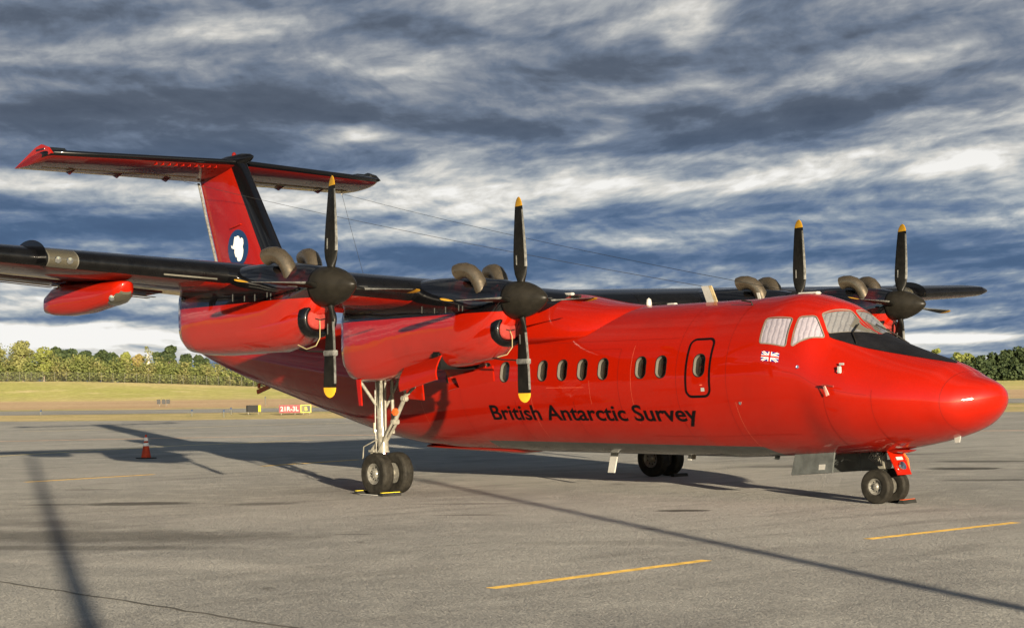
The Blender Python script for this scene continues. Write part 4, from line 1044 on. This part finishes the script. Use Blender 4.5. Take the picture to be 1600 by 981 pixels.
# nose gear
ng = MB(); ng.tube([(-.06, 0, .95), (0, 0, .55)], [.07, .06], 16); ng.tube([(0, -.24, .275), (0, .24, .275)], .035, 12); ng.tube([(0, 0, .56), (0, 0, .27)], .038, 14)
ng.tube([(-.35, 0, .92), (-.03, 0, .60)], .03, 10); ng.box((.0, 0, .62), (.16, .20, .14), None, 0, .02); ng.box((-.10, -.08, .72), (.10, .10, .12), None, 0, .02)
for k in range(6): ng.tube([(-.12+.03*k, -.12+.03*k, .86), (-.20+.05*k, -.16, .72), (-.06+.02*k, -.12, .60)], .010, 6, 1)
ng.tube([(-.22, -.10, .80), (-.10, -.14, .72), (-.05, -.10, .84)], .014, 8, 1); ng.box((-.06, -.02, .84), (.2, .22, .08), None, 1, .01)
ngo = ng.build('nose_landing_gear', [M['strut'], M['dark']], air, True, 40)
for s_ in (-1, 1): wheel_parts((0, s_*.205, .275), .275, .165, .125, s_, ngo)
for s_ in (-1, 1):
    x0_, x1_ = (-1.56, -.74)
    d_ = MB().plate([(x0_, s_*.30, .745), (x1_, s_*.30, .80), (x1_-.01, s_*.36, .475), (x0_-.04, s_*.36, .41)], s_*.03).build('nose_gear_door', M['grey'], ngo, False)
    if s_ > 0:
        MB().plate([(-.72, s_*.30, .80), (-.44, s_*.28, .80), (-.30, s_*.34, .50), (-.73, s_*.36, .475)], s_*.03).build('nose_gear_door', M['grey'], ngo, False)
MB().plate([(-1.03, -.366, .60), (-.90, -.366, .61), (-.90, -.376, .52), (-1.03, -.376, .51)], -.004).build('warning_placard', M['white'], ngo, False)
lp = MB().plate([(.20, -.19, .84), (.24, .13, .84), (.42, .13, .47), (.38, -.17, .47)], .02).build('taxi_light_panel', M['red'], ngo, False)
MB().lathe([(0, .075), (.03, .070), (.035, .0)], (.345, -.02, .60), (.9, 0, .43), 20).build('taxi_light', M['chrome'], lp)
MB().plate([(.285, -.09, .745), (.290, .06, .745), (.315, .06, .70), (.310, -.09, .70)], .012).build('placard', M['white'], lp, False)
MB().tube([(.2, .18, .82), (.3, .19, .7), (.32, .2, .5)], .02, 8).build('lockpin_streamer', M['orange'], lp)
fp = MB().rings([[(.30+math.cos(q)*a*1.3, math.sin(q)*a, .86-h_) for q in [2*math.pi*j/20 for j in range(20)]] for a, h_ in ((.22, 0), (.2, .02), (.12, .05))]).build('gear_fairing', M['red'], air)

# ---- pod beneath the starboard wing
pod = MB(); pr_ = []
for (x_, yc_, w_, zt_, zb_) in ((-7.36, -9.4, .05, 3.66, 3.58), (-7.42, -9.4, .14, 3.68, 3.46), (-7.56, -9.4, .18, 3.68, 3.37), (-7.85, -9.4, .20, 3.68, 3.31), (-8.6, -9.4, .21, 3.72, 3.22), (-9.3, -9.4, .20, 3.74, 3.20), (-9.7, -9.4, .185, 3.68, 3.22), (-9.98, -9.4, .16, 3.56, 3.26), (-10.03, -9.4, .13, 3.52, 3.30)):
    pr_.append(sup(x_, yc_, w_, zt_, zb_, 28, 3.6 if x_ < -7.5 else 2.8))
pod_o = pod.rings(pr_).build('survey_pod', M['red'], wing, True, 50)
lens_r = [[(a, b_, c_) for a, b_, c_ in sup(x_, -9.4, w_, zt_, zb_, 28, 2.5)] for x_, w_, zt_, zb_ in ((-7.75, .15, 3.50, 3.30), (-7.60, .165, 3.50, 3.325), (-7.46, .145, 3.52, 3.40), (-7.40, .09, 3.55, 3.46))]
MB().rings(lens_r).build('pod_lens', M['lens'], pod_o)
MB().lathe([(0, .05), (.02, .045), (.025, 0)], (-7.56, -9.56, 3.41), (.6, -.8, -.1), 14).build('pod_lamp', M['chrome'], pod_o)

# ---- antennas and small things on the hull
def blade_ant(name, x0, x1, zb_, zt_, rake, m, th=.02, y_=0.):
    return MB().plate([(x0, y_-th/2, zb_), (x1, y_-th/2, zb_), (x1-rake, y_-th/2, zt_), (x0-rake*1.1, y_-th/2, zt_)], th).build(name, m, air, False)
a_ = blade_ant('blade_antenna', -3.52, -3.74, 3.34, 3.66, .14, M['white']); 
MB().plate([(-3.50, -.013, 3.36), (-3.56, -.013, 3.36), (-3.70, -.013, 3.66), (-3.64, -.013, 3.66)], .026).build('antenna_edge', M['tan'], a_, False)
blade_ant('lower_antenna', -6.02, -6.20, .70, .30, .10, M['white'], .03)
blade_ant('drain_mast', -4.14, -4.22, .70, .58, .03, M['white'], .03); blade_ant('drain_mast', -4.06, -4.12, .70, .60, .02, M['steel'], .03); blade_ant('lower_fin', -2.12, -2.22, .73, .64, .04, M['grey'], .02)
MB().lathe([(0, .05), (.06, .055), (.13, .04), (.16, 0)], (-5.19, 0, 3.36), (0, 0, 1), 16).build('dome_antenna', M['white'], air)
MB().box((-1.45, 0, 3.41), (.42, .14, .05), None, 0, .02).build('flat_antenna', M['white'], air); MB().box((-4.6, 0, 3.375), (.2, .1, .04), None, 0, .015).build('flat_antenna', M['white'], air)
blade_ant('small_antenna', -2.5, -2.56, 3.36, 3.48, .04, M['white'], .015)
MB().box((-6.9, -.4, 3.66), (.22, .1, .05), None, 0, .015).build('flat_antenna', M['white'], air); MB().box((-6.6, -.5, 3.6), (.22, .1, .05), None, 0, .015).build('flat_antenna', M['rubber'], air)
P1, N1 = S(np.array([-2.13]), np.array([R(62.)]), None); p = Vector(P1[0]); n_ = Vector(N1[0])
MB().tube([p, p+n_*.06, p+n_*.08+Vector((-.2, 0, .02))], .014, 8).build('probe', M['rubber'], air)
nl_ = MB().plate([(1.46, -.02, 1.12), (1.34, -.02, 1.08), (1.35, -.02, .98), (1.43, -.02, .99)], .02).build('nose_drain_mast', M['white'], air, False)
sk = MB(); sk.box((-18.2, -.02, 1.94), (.55, .05, .10), Matrix.Rotation(R(-14), 3, 'Y')); sk.box((-18.4, -.02, 2.02), (.06, .05, .12)); sk.build('tail_bumper', M['red'], air, False)
bf = MB(); bf.rings([[(x_, w_*math.cos(q), .70+(h_*math.sin(q) if math.sin(q) < 0 else .05*math.sin(q))) for q in [2*math.pi*j/20 for j in range(20)]] for x_, w_, h_ in ((-8.05, .04, .03), (-8.4, .22, .07), (-8.7, .30, .10), (-9.6, .34, .08), (-11.0, .36, .05), (-11.6, .2, .03))])
bf.build('belly_fairing', M['red'], air)
for (x_, t_) in ((-.66, 9.8), (-1.86, -19)):
    P1, N1 = S(np.array([x_]), np.array([R(t_)]), None)
    MB().lathe([(-.005, .030), (.006, .028), (.006, .016), (.002, .012), (.002, 0)], P1[0], N1[0], 16).build('static_port', M['chrome'], air)
# windscreen wiper
P1 = S(np.array([-.15, -.28]), np.radians(np.array([60., 84.])), .03)
MB().tube([tuple(S(np.array([.02]), np.array([R(57.)]), .02)[0]), tuple(S(np.array([-.18]), np.array([R(66.)]), .035)[0]), tuple(S(np.array([-.30]), np.array([R(80.)]), .03)[0])], .012, 8).build('wiper', M['rubber'], air)
MB().tube([tuple(S(np.array([.02]), np.array([R(123.)]), .02)[0]), tuple(S(np.array([-.18]), np.array([R(114.)]), .035)[0]), tuple(S(np.array([-.30]), np.array([R(100.)]), .03)[0])], .012, 8).build('wiper', M['rubber'], air)
# wire aerials
def catenary(a, b_, sag, n=14):
    a, b_ = Vector(a), Vector(b_); return [a.lerp(b_, i/n)-Vector((0, 0, sag*4*(i/n)*(1-i/n))) for i in range(n+1)]
for a, b_, sg in (((-21.0, -.55, 7.20), (-3.86, 0, 3.66), .10), ((-21.0, 4.3, 7.20), (-1.65, 0, 3.43), .10), ((-21.0, 4.3, 7.20), (-14.0, .3, 3.40), .05)):
    MB().tube(catenary(a, b_, sg), .0045, 5).build('wire_aerial', M['wire'], air)
MB().tube([(-21.0, 4.3, 7.34), (-21.0, 4.3, 7.16)], .02, 6).build('wire_anchor', M['white'], air)

# ---- covers, ropes and chocks: loose things
def plug(side, inboard, label):
    y0 = side*(3.60 if inboard else 7.234); dx_ = .30 if inboard else 0.; dz_ = -.14 if inboard else 0.
    e = empty('intake_plug', (-5.24+dx_, y0, 3.03+dz_), label, 'intake cover', 'intake plugs in the engine intakes')
    mb = MB(); rs_ = [[(x_, y_, z_) for x_, y_, z_ in sup(a, 0, w_, hz_, -hz_, 28, 2.2)] for a, w_, hz_ in ((-.10, .222, .166), (.0, .226, .170), (.022, .21, .155), (.03, .12, .09))]
    mb.rings(rs_).build('cushion', M['plug'], e)
    MB().tube([(.03, -.10, .0), (.045, -.02, -.02), (.045, .08, 0)], .010, 6).build('handle_strap', M['rubber'], e)
    if side < 0:
        rp = [(.04, -.02, -.02), (.09, -.05, -.12), (.10, -.06, -.30), (.05, -.10, -.42), (-.12, -.16, -.47), (-.30, -.2, -.40)] if not inboard else [(.04, -.02, -.02), (.12, -.04, -.12), (.13, -.05, -.3), (.05, -.10, -.42), (-.10, -.18, -.46)]
        MB().tube(rp, .008, 6).build('rope', M['rope'], e)
    return e
plug(-1, False, 'red intake plug with a yellow rope in the outermost engine nearest the left edge')
plug(-1, True, 'red intake plug in the inboard engine beside the cabin windows')
plug(1, False, 'red intake plug in the far engine seen past the windscreen')
plug(1, True, 'red intake plug in the engine hidden behind the fuselage')
# propeller restraint straps on the lower blades
for (loc, r_, lab) in (((-4.916, -7.234, 3.519), .022, 'grey strap wrapped round the lowest blade of the outboard propeller'), ((-4.612, -3.600, 3.380), -.024, 'grey strap wrapped round the lowest blade of the inboard propeller')):
    c_ = Vector(loc)+Vector((0, -math.sin(r_)*.9, -1.03))
    e = empty('propeller_strap', c_, lab, 'strap', 'straps tying the propeller blades')
    MB().box((0, 0, 0), (.30, .09, .085), Matrix.Rotation(R(-4), 3, 'Z'), 0, .01).build('sleeve', M['deice'], e)
    MB().tube([(-.10, 0, .01), (-.26, -.02, .03), (-.50, -.05, .04), (-.75, -.08, .08)], .014, 6).build('tie', M['rubber'], e)
# covers with streamers on the nose probes
def on_hull(x_, t_): 
    P1, N1 = S(np.array([x_]), np.array([R(t_)]), None); return Vector(P1[0]), Vector(N1[0])
p, n_ = on_hull(.05, 24.5)
e = empty('pitot_cover', p, 'white pitot cover hanging high on the red nose', 'pitot cover')
MB().box(n_*.05+Vector((0, 0, -.02)), (.06, .05, .11), None, 0, .01).build('cover', M['white'], e); MB().box(n_*.008+Vector((.03, 0, .09)), (.09, .008, .035)).build('placard', M['white'], e, False)
MB().tube([n_*.0, n_*.07, n_*.07+Vector((-.05, 0, -.06))], .010, 6).build('streamer', M['flagred'], e)
p, n_ = on_hull(-.14, 6.)
e = empty('pitot_cover', p, 'red pitot cover with a pink streamer low on the nose beside the wheel', 'pitot cover')
MB().tube([n_*0, n_*.10, n_*.11+Vector((.22, 0, -.02))], .016, 8).build('probe_sleeve', M['plug'], e)
MB().plate([n_*.10+Vector((.0, 0, 0)), n_*.12+Vector((.06, 0, -.01)), n_*.09+Vector((.12, 0, -.15)), n_*.07+Vector((.05, 0, -.17))], .006).build('streamer', simple('pink_streamer', (.62, .30, .25), .8, bump=.4), e, False)
# ------------------------------------------------------------------ chocks, cone, signs, lights
M['chock'] = simple('black_chock_rubber', (.012, .012, .011), .6, var=.3)
M['cyellow'] = simple('chock_yellow', (.62, .50, .03), .5)
def chock(loc, rz, L, lab, stripe, grp='wheel chocks on the apron'):
    e = empty('wheel_chock', loc, lab, 'wheel chock', grp); e.rotation_euler = (0, 0, rz)
    MB().rings([[(x_, -.055, 0), (x_, .055, 0), (x_, .03, .06), (x_, -.03, .06)] for x_ in (-L/2, L/2)]).build('wedge', M['chock'], e, False)
    MB().box((0, -.0, .0622), (L*.96, .05, .006)).build('stripe', stripe, e, False)
    return e
chock((-7.98, -3.86, 0), R(90), .42, 'black chock with a yellow stripe in front of the near main wheels', M['cyellow'])
chock((-8.90, -3.80, 0), R(90), .34, 'small black chock with a yellow end behind the near main wheels', M['cyellow'])
chock((.26, .22, 0), R(96), .40, 'black chock with an orange stripe in front of the nose wheels', M['orange'])
chock((-8.02, 3.7, 0), R(90), .42, 'black chock ahead of the far main wheels under the belly', M['chock'])
e = empty('chock_rope', (-8.45, -3.98, .012), 'thin white rope lying beside the near main wheel linking its chocks', 'rope')
MB().tube([(.40, .02, 0), (.25, -.05, 0), (.05, -.02, 0), (-.2, -.05, 0), (-.42, .05, 0)], .008, 6).build('cord', M['white'], e)
# traffic cone
M['cone'] = simple('faded_cone_orange', (.30, .035, .014), .55, var=.2)
e = empty('traffic_cone', (-27.06, 1.65, 0), 'orange traffic cone with two white bands standing alone on the apron', 'traffic cone'); e.scale = (.72, .72, .72)
cp = lambda z_: .185*(1-z_/1.02)+.012
MB().box((0, 0, .02), (.62, .62, .04), None, 0, .012).build('base', M['chock'], e)
MB().lathe([(.04, .20)]+[(.04+.05*i, cp(.05*i)) for i in range(19)]+[(.96, .0)], (0, 0, 0), (0, 0, 1), 28).build('cone_body', M['cone'], e)
for z0, z1 in ((.50, .62), (.70, .84)): MB().lathe([(z0, cp(z0-.04)+.010), (z1, cp(z1-.04)+.010)], (0, 0, 0), (0, 0, 1), 28).build('reflective_band', M['band'], e)
# guidance sign
def flat_text(body, h_, m, parent, loc, R3, name='lettering', offset=.012, wid=None):
    bm = text2d(body, offset); x0 = min(v.co.x for v in bm.verts); x1 = max(v.co.x for v in bm.verts); y0_ = min(v.co.y for v in bm.verts); y1_ = max(v.co.y for v in bm.verts)
    sy = h_/(y1_-y0_); sx = wid/(x1-x0) if wid else sy
    vs_ = [R3 @ Vector(((v.co.x-(x0+x1)/2)*sx, 0, (v.co.y-(y0_+y1_)/2)*sy))+Vector(loc) for v in bm.verts]
    bm.verts.index_update(); o = newobj(name, vs_, [[v.index for v in f.verts] for f in bm.faces], m, parent, False); bm.free(); return o
SP = Vector((-87.3, 46.6, 0)); ang = math.atan2(CAM.y-SP.y, CAM.x-SP.x)+math.pi/2
e = empty('runway_sign', SP, 'red and black taxiway guidance sign reading 21R-3L B beyond the apron', 'airport sign'); e.rotation_euler = (0, 0, ang)
I3 = Matrix.Identity(3)
M['sred'] = simple('sign_red', (.085, .003, .006), .4); M['syel'] = simple('sign_yellow', (.19, .16, .012), .4); M['sblk'] = simple('sign_black', (.01, .01, .01), .4)
MB().box((-.40, .05, .42), (1.52, .12, .58), None, 0, .015).build('red_panel', M['sred'], e); MB().box((.78, .05, .42), (.80, .12, .58), None, 0, .015).build('location_panel', M['syel'], e)
MB().box((.78, -.015, .42), (.62, .01, .44)).build('panel_face', M['sblk'], e, False)
MB().plate([(.59, -.022, .22), (.59, -.022, .62), (.56, -.022, .62), (.56, -.022, .22)], .002).build('border', M['syel'], e, False)
flat_text('21R-3L', .34, M['white'], e, (-.40, -.014, .43), I3, wid=1.32, offset=.02); flat_text('B', .30, M['syel'], e, (.80, -.024, .42), I3, wid=.22, offset=.02)
MB().box((1.10, 0, .4), (.05, .03, .44)).build('border', M['syel'], e, False)
for x_ in (-1.0, 0., .6, 1.05): MB().tube([(x_, .05, 0), (x_, .05, .16)], .03, 8).build('sign_leg', M['strut'], e)
# sign seen from behind
e = empty('runway_sign', (-92.3, 46.2, 0), 'small black sign with a yellow edge left of the red sign', 'airport sign'); e.rotation_euler = (0, 0, ang+.35)
MB().box((0, 0, .44), (1.05, .3, .50), None, 0, .02).build('housing', M['sblk'], e); MB().box((.42, -.16, .44), (.22, .02, .5)).build('face_edge', M['syel'], e, False)
for x_ in (-.4, .4): MB().tube([(x_, 0, 0), (x_, 0, .2)], .03, 8).build('sign_leg', M['strut'], e)
e = empty('runway_sign', (-163.7, 78.4, 0), 'distant dark sign on the brown infield grass', 'airport sign'); e.rotation_euler = (0, 0, ang)
for x_ in (-.5, .1, .6): MB().box((x_, 0, .5), (.42, .2, .55), None, 0, .02).build('housing', M['sblk'], e)
for x_ in (-.4, .4): MB().tube([(x_, 0, 0), (x_, 0, .3)], .04, 8).build('sign_leg', M['strut'], e)
# edge lights
M['galv'] = simple('galvanised_fence', (.055, .055, .042), .5, metal=.2)
labs = ['low edge light in the grass near the left border', 'edge light left of the small black sign, on the verge', 'edge light just left of the small black sign', 'edge light nearest the red sign on its left', 'edge light far out on the grass behind the red sign', 'edge light right of the red sign beneath the tail']
for i, (x_, y_, hh_) in enumerate(((-111.8, 38.4, .32), (-91.7, 40.6, .35), (-83.8, 38.5, .38), (-95.5, 46.2, .38), (-150, 84, .8), (-80.2, 50.5, .40))):
    e = empty('taxiway_light', (x_, y_, 0), labs[i], 'edge light', 'edge lights along the taxiway')
    MB().tube([(0, 0, 0), (0, 0, hh_)], .05, 8).build('stem', M['galv'], e); MB().lathe([(0, .07), (.08, .07), (.12, .05), (.14, 0)], (0, 0, hh_), (0, 0, 1), 10).build('lens', M['blue'], e)
# light poles behind the viewer: only their long shadows reach into the picture
M['pole'] = simple('galvanised_pole', (.35, .35, .34), .5, metal=.5)
def pole(loc, H, lab):
    e = empty('light_pole', loc, lab, 'light pole', None)
    MB().tube([(0, 0, .0), (0, 0, H)], [.13, .085], 16).build('mast', M['pole'], e); MB().lathe([(0, .24), (.05, .24), (.05, .14)], (0, 0, 0), (0, 0, 1), 16).build('base_plate', M['pole'], e)
    MB().box((.0, 0, H), (.5, .25, .14), None, 0, .02).build('lamp_head', M['rubber'], e)
ux, uy = .912, -.410
pole((3.59+ux*21.5, -15.58+uy*21.5, 0), 7.9, 'tall grey light pole casting the broad shadow across the left of the apron')
pole((8.42+ux*20, -9.36+uy*20, 0), 5.6, 'shorter grey light pole casting the long slanting shadow towards the main wheels')

# ------------------------------------------------------------------ fence, trees, scrub
def azp(px): return yaw-math.atan((px-800)/2641.4)
fence = empty('chain_link_fence', gpt(424, azp(200)), 'long chain-link fence at the foot of the wooded bank beyond the grass', 'fence')
pts = [gpt(424-(px*.0), azp(px)) for px in np.linspace(-80, 760, 47)]
o0 = Vector(fence.location)
rail = MB()
for i, p in enumerate(pts):
    MB().tube([p-o0, p-o0+Vector((0, 0, 2.25))], .045, 6).build('fence_post', M['galv'], fence)
for hh_ in (.08, .55, 1.0, 1.5, 2.1): rail.tube([p-o0+Vector((0, 0, hh_)) for p in pts], .030 if hh_ > 2 else .016, 4, 0, False)
rail.build('rail', M['galv'], fence)
lat = MB()
for i in range(len(pts)-1):
    a, b_ = pts[i]-o0, pts[i+1]-o0
    for k in range(9):
        q = a.lerp(b_, (k+.5)/9); t_ = (b_-a).normalized()*.5
        lat.tube([q-t_+Vector((0, 0, .05)), q+t_+Vector((0, 0, 2.1))], .012, 3, 0, False); lat.tube([q+t_+Vector((0, 0, .05)), q-t_+Vector((0, 0, 2.1))], .012, 3, 0, False)
lat.build('wire_mesh', M['galv'], fence)

def leafmat(name, c1, c2, c3=None):
    m, t, b = mat(name); gi = t.new('ShaderNodeNewGeometry'); rn = gi.outputs['Random Per Island']
    pos = t.new('ShaderNodeTexCoord').outputs['Object']
    c = t.mix(rn, c1, c2)
    if c3: c = t.mix(t.ss(t.noise(pos, .22, 3, .5), .48, .62), c, t.mix(rn, c3, tuple(q*1.25 for q in c3)))
    t.set(b.inputs['Base Color'], c); b.inputs['Roughness'].default_value = .75; b.inputs['Specular IOR Level'].default_value = .2
    tr = t.new('ShaderNodeBsdfTranslucent'); t.set(tr.inputs[0], c); mx = t.new('ShaderNodeMixShader'); mx.inputs[0].default_value = .25
    out = t.n['Material Output']; t.l.new(b.outputs[0], mx.inputs[1]); t.l.new(tr.outputs[0], mx.inputs[2]); t.l.new(mx.outputs[0], out.inputs[0])
    return m
M['leafA'] = leafmat('autumn_scrub_leaves', (.046, .058, .015), (.094, .108, .030), (.100, .096, .034))
M['leafB'] = leafmat('olive_tree_leaves', (.08, .085, .026), (.145, .145, .05))
M['leafD'] = leafmat('dark_and_shaded_leaves', (.012, .022, .009), (.032, .045, .014))  # darkened green paints the shade on the right-hand wood; skyline trees share it
M['leafY'] = leafmat('yellow_green_leaves', (.075, .09, .02), (.14, .15, .036))
M['leafR'] = leafmat('russet_leaves', (.13, .10, .03), (.17, .14, .045))
M['bark'] = simple('grey_bark', (.16, .13, .10), .9, var=.3)
M['palebark'] = simple('pale_bark', (.42, .38, .30), .9)
def leaves(cent, rad, n, size, vs_, fs_, rg):
    """n leaf-clump quads scattered in an irregular ellipsoid shell"""
    u_ = rg.normal(size=(n, 3)); u_ /= np.linalg.norm(u_, axis=1)[:, None]
    rr0 = rg.random(n)**.33; rr0 = .45+.60*rr0
    p = np.array(cent)+u_*np.array(rad)*rr0[:, None]
    for k in range(n):
        nrm = rg.normal(size=3)*.7+u_[k]; nrm /= np.linalg.norm(nrm); a = np.cross(nrm, [0.2, .1, 1.]); a /= np.linalg.norm(a)+1e-9; b_ = np.cross(nrm, a)
        s_ = size*(.55+rg.random()*.9); i0_ = len(vs_)
        q = rg.random(4)*.5+.7
        vs_ += [tuple(p[k]+a*s_*q[0]), tuple(p[k]+b_*s_*q[1]*.8), tuple(p[k]-a*s_*q[2]), tuple(p[k]-b_*s_*q[3]*.8)]
        fs_.append((i0_, i0_+1, i0_+2, i0_+3))
def make_tree(name, p, H, W_, leaf, label, rg, dens_=1., group=None, bark='bark', ncl=14, size=.25, base=.25, cat='tree'):
    e = empty(name, p, label, cat, group)
    vs_, fs_ = [], []; tips = []
    for k in range(ncl):
        hgt = base+(1-base)*((k+.5)/ncl); rad_ = W_*(math.sin(math.pi*min(1, (hgt-base)/(1-base)*.82+.12)))**.7*rg.uniform(.5, 1.)
        a = rg.uniform(0, 2*math.pi); c_ = (rad_*math.cos(a)*.62, rad_*math.sin(a)*.62, H*hgt*rg.uniform(.92, 1.))
        s_ = W_*rg.uniform(.26, .46); leaves(c_, (s_, s_, s_*.75), int(150*dens_), size, vs_, fs_, rg); tips.append(c_)
    newobj('crown', vs_, fs_, M[leaf], e, False)
    tb = MB().tube([(0, 0, -.5), (.05, 0, H*.3), (-.05, .1, H*.6), (0, 0, H*.85)], [.05*W_+.08, .04*W_+.06, .05, .02], 8)
    for c_ in tips[::2]: tb.tube([(0, 0, H*base*.8+.2*c_[2]), (c_[0]*.5, c_[1]*.5, c_[2]*.75), c_], [.07, .05, .015], 5)
    tb.build('trunk', M[bark], e)
    return e
rg = np.random.default_rng(5)
# the wooded bank reads as one mass of scrub
def scrub(name, px0, px1, n, d0, d1, hfun, leaf, label, size, per):
    vs_, fs_ = [], []
    for k in range(n):
        px = px0+(px1-px0)*rg.random(); dd_ = d0+(d1-d0)*rg.random()**1.4
        p = gpt(dd_, azp(px)); H = hfun(px)*(1+(dd_-d0)/(d1-d0)*.3)*rg.uniform(.50, 1.22)
        W_ = rg.uniform(.9, 2.6)
        leaves((p.x, p.y, p.z+H*.5), (W_, W_, H*.52), per, size, vs_, fs_, rg)
    o = newobj(name, vs_, fs_, M[leaf], None, False); return tag(o, label, 'scrub', None, 'stuff')
hl = lambda px: float(np.interp(px, [-200, 0, 130, 250, 330, 420, 700, 1400, 1600], [6.9, 6.6, 5.0, 4.7, 4.6, 4.3, 4.2, 3.9, 3.9]))
scrub('scrub_bank', -160, 860, 760, 432, 462, hl, 'leafA', 'dense green and yellowing scrub covering the bank behind the fence', .24, 150)
scrub('scrub_bank', 860, 1500, 170, 470, 500, lambda px: 4.2, 'leafA', 'scrub continuing behind the aircraft fuselage', .5, 60)
def T(name, px, dist, H, W_, leaf, label, **kw): return make_tree(name, gpt(dist, azp(px)), H, W_, leaf, label, rg, **kw)
T('leafy_tree', 35, 436, 9.6, 3.6, 'leafB', 'tall pale olive tree standing at the left edge of the picture', ncl=20)
T('leafy_tree', -8, 438, 8.6, 3.4, 'leafB', 'olive tree cut by the left border of the picture', ncl=18)
T('leafy_tree', 68, 434, 8.2, 2.8, 'leafY', 'yellow-green tree just right of the tall olive tree', ncl=16)
T('leafy_tree', 195, 446, 7.8, 2.3, 'leafY', 'feathery yellow-green tree rising mid-bank left of the bare tree', ncl=14)
T('leafy_tree', 214, 448, 7.4, 2.2, 'leafR', 'russet tree between the feathery tree and the bare tree', ncl=12)
T('bare_tree', 231, 444, 9.6, 1.9, 'leafB', 'thin pale bare-branched tree poking above the bank', ncl=16, dens_=.12, bark='palebark', size=.22)
T('leafy_tree', 125, 440, 6.4, 2.5, 'leafY', 'low round yellow-green tree right behind the fence', ncl=14)
far_labels = ['first', 'second', 'third', 'fourth', 'fifth', 'sixth', 'seventh', 'eighth', 'ninth']
far = [(88, 8.4, 'leftmost dark wood-edge tree beyond the bank'), (108, 8.0, 'dark round tree on the skyline beside the leftmost one'), (132, 7.4, 'dark skyline tree with a flat top left of the gap'), (158, 7.2, 'low dark tree on the skyline left of the feathery tree'), (178, 6.4, 'lowest dark tree behind the feathery yellow-green tree'), (262, 9.4, 'dark round-topped tree right of the bare tree'), (246, 7.2, 'dark tree directly behind the bare tree'), (290, 6.6, 'small dark skyline tree near the engine nacelle'), (312, 6.2, 'dark skyline tree partly behind the engine nacelle')]
for px, H, lb in far: T('dark_tree', px, 560, H+2.4, 3.9, 'leafD', lb, ncl=16, size=.5, group='dark trees on the skyline')
# right-hand wood: its shade painted as darker leaves, beside yellow-green trees
rt = [(1462, 9.6, 2.3, 'leafY', 'slim yellow-green tree top showing above the black nose panel'), (1496, 8.2, 2.6, 'leafY', 'yellow-green tree just above the red nose'), (1514, 7.8, 2.6, 'leafY', 'second yellow-green tree above the nose, right of the first'),
      (1534, 7.2, 3.0, 'leafD', 'low dark tree behind the tip of the nose'), (1552, 7.6, 3.0, 'leafD', 'dark tree right above the nose tip'), (1572, 8.6, 3.4, 'leafD', 'broad dark tree right of the nose tip'), (1592, 9.0, 3.5, 'leafD', 'largest dark tree at the right edge of the picture'), (1614, 8.8, 3.4, 'leafD', 'dark tree cut by the right border of the picture')]
for px, H, W_, lf, lb in rt: T('leafy_tree' if lf == 'leafY' else 'dark_tree', px, 478, H-.8, W_, lf, lb, ncl=18, base=.12, size=.36)
scrub('hedge', 1440, 1680, 90, 468, 476, lambda px: 4.6, 'leafD', 'dark undergrowth beneath the trees right of the nose', .4, 90)  # same darkened leaves paint the shade along the foot
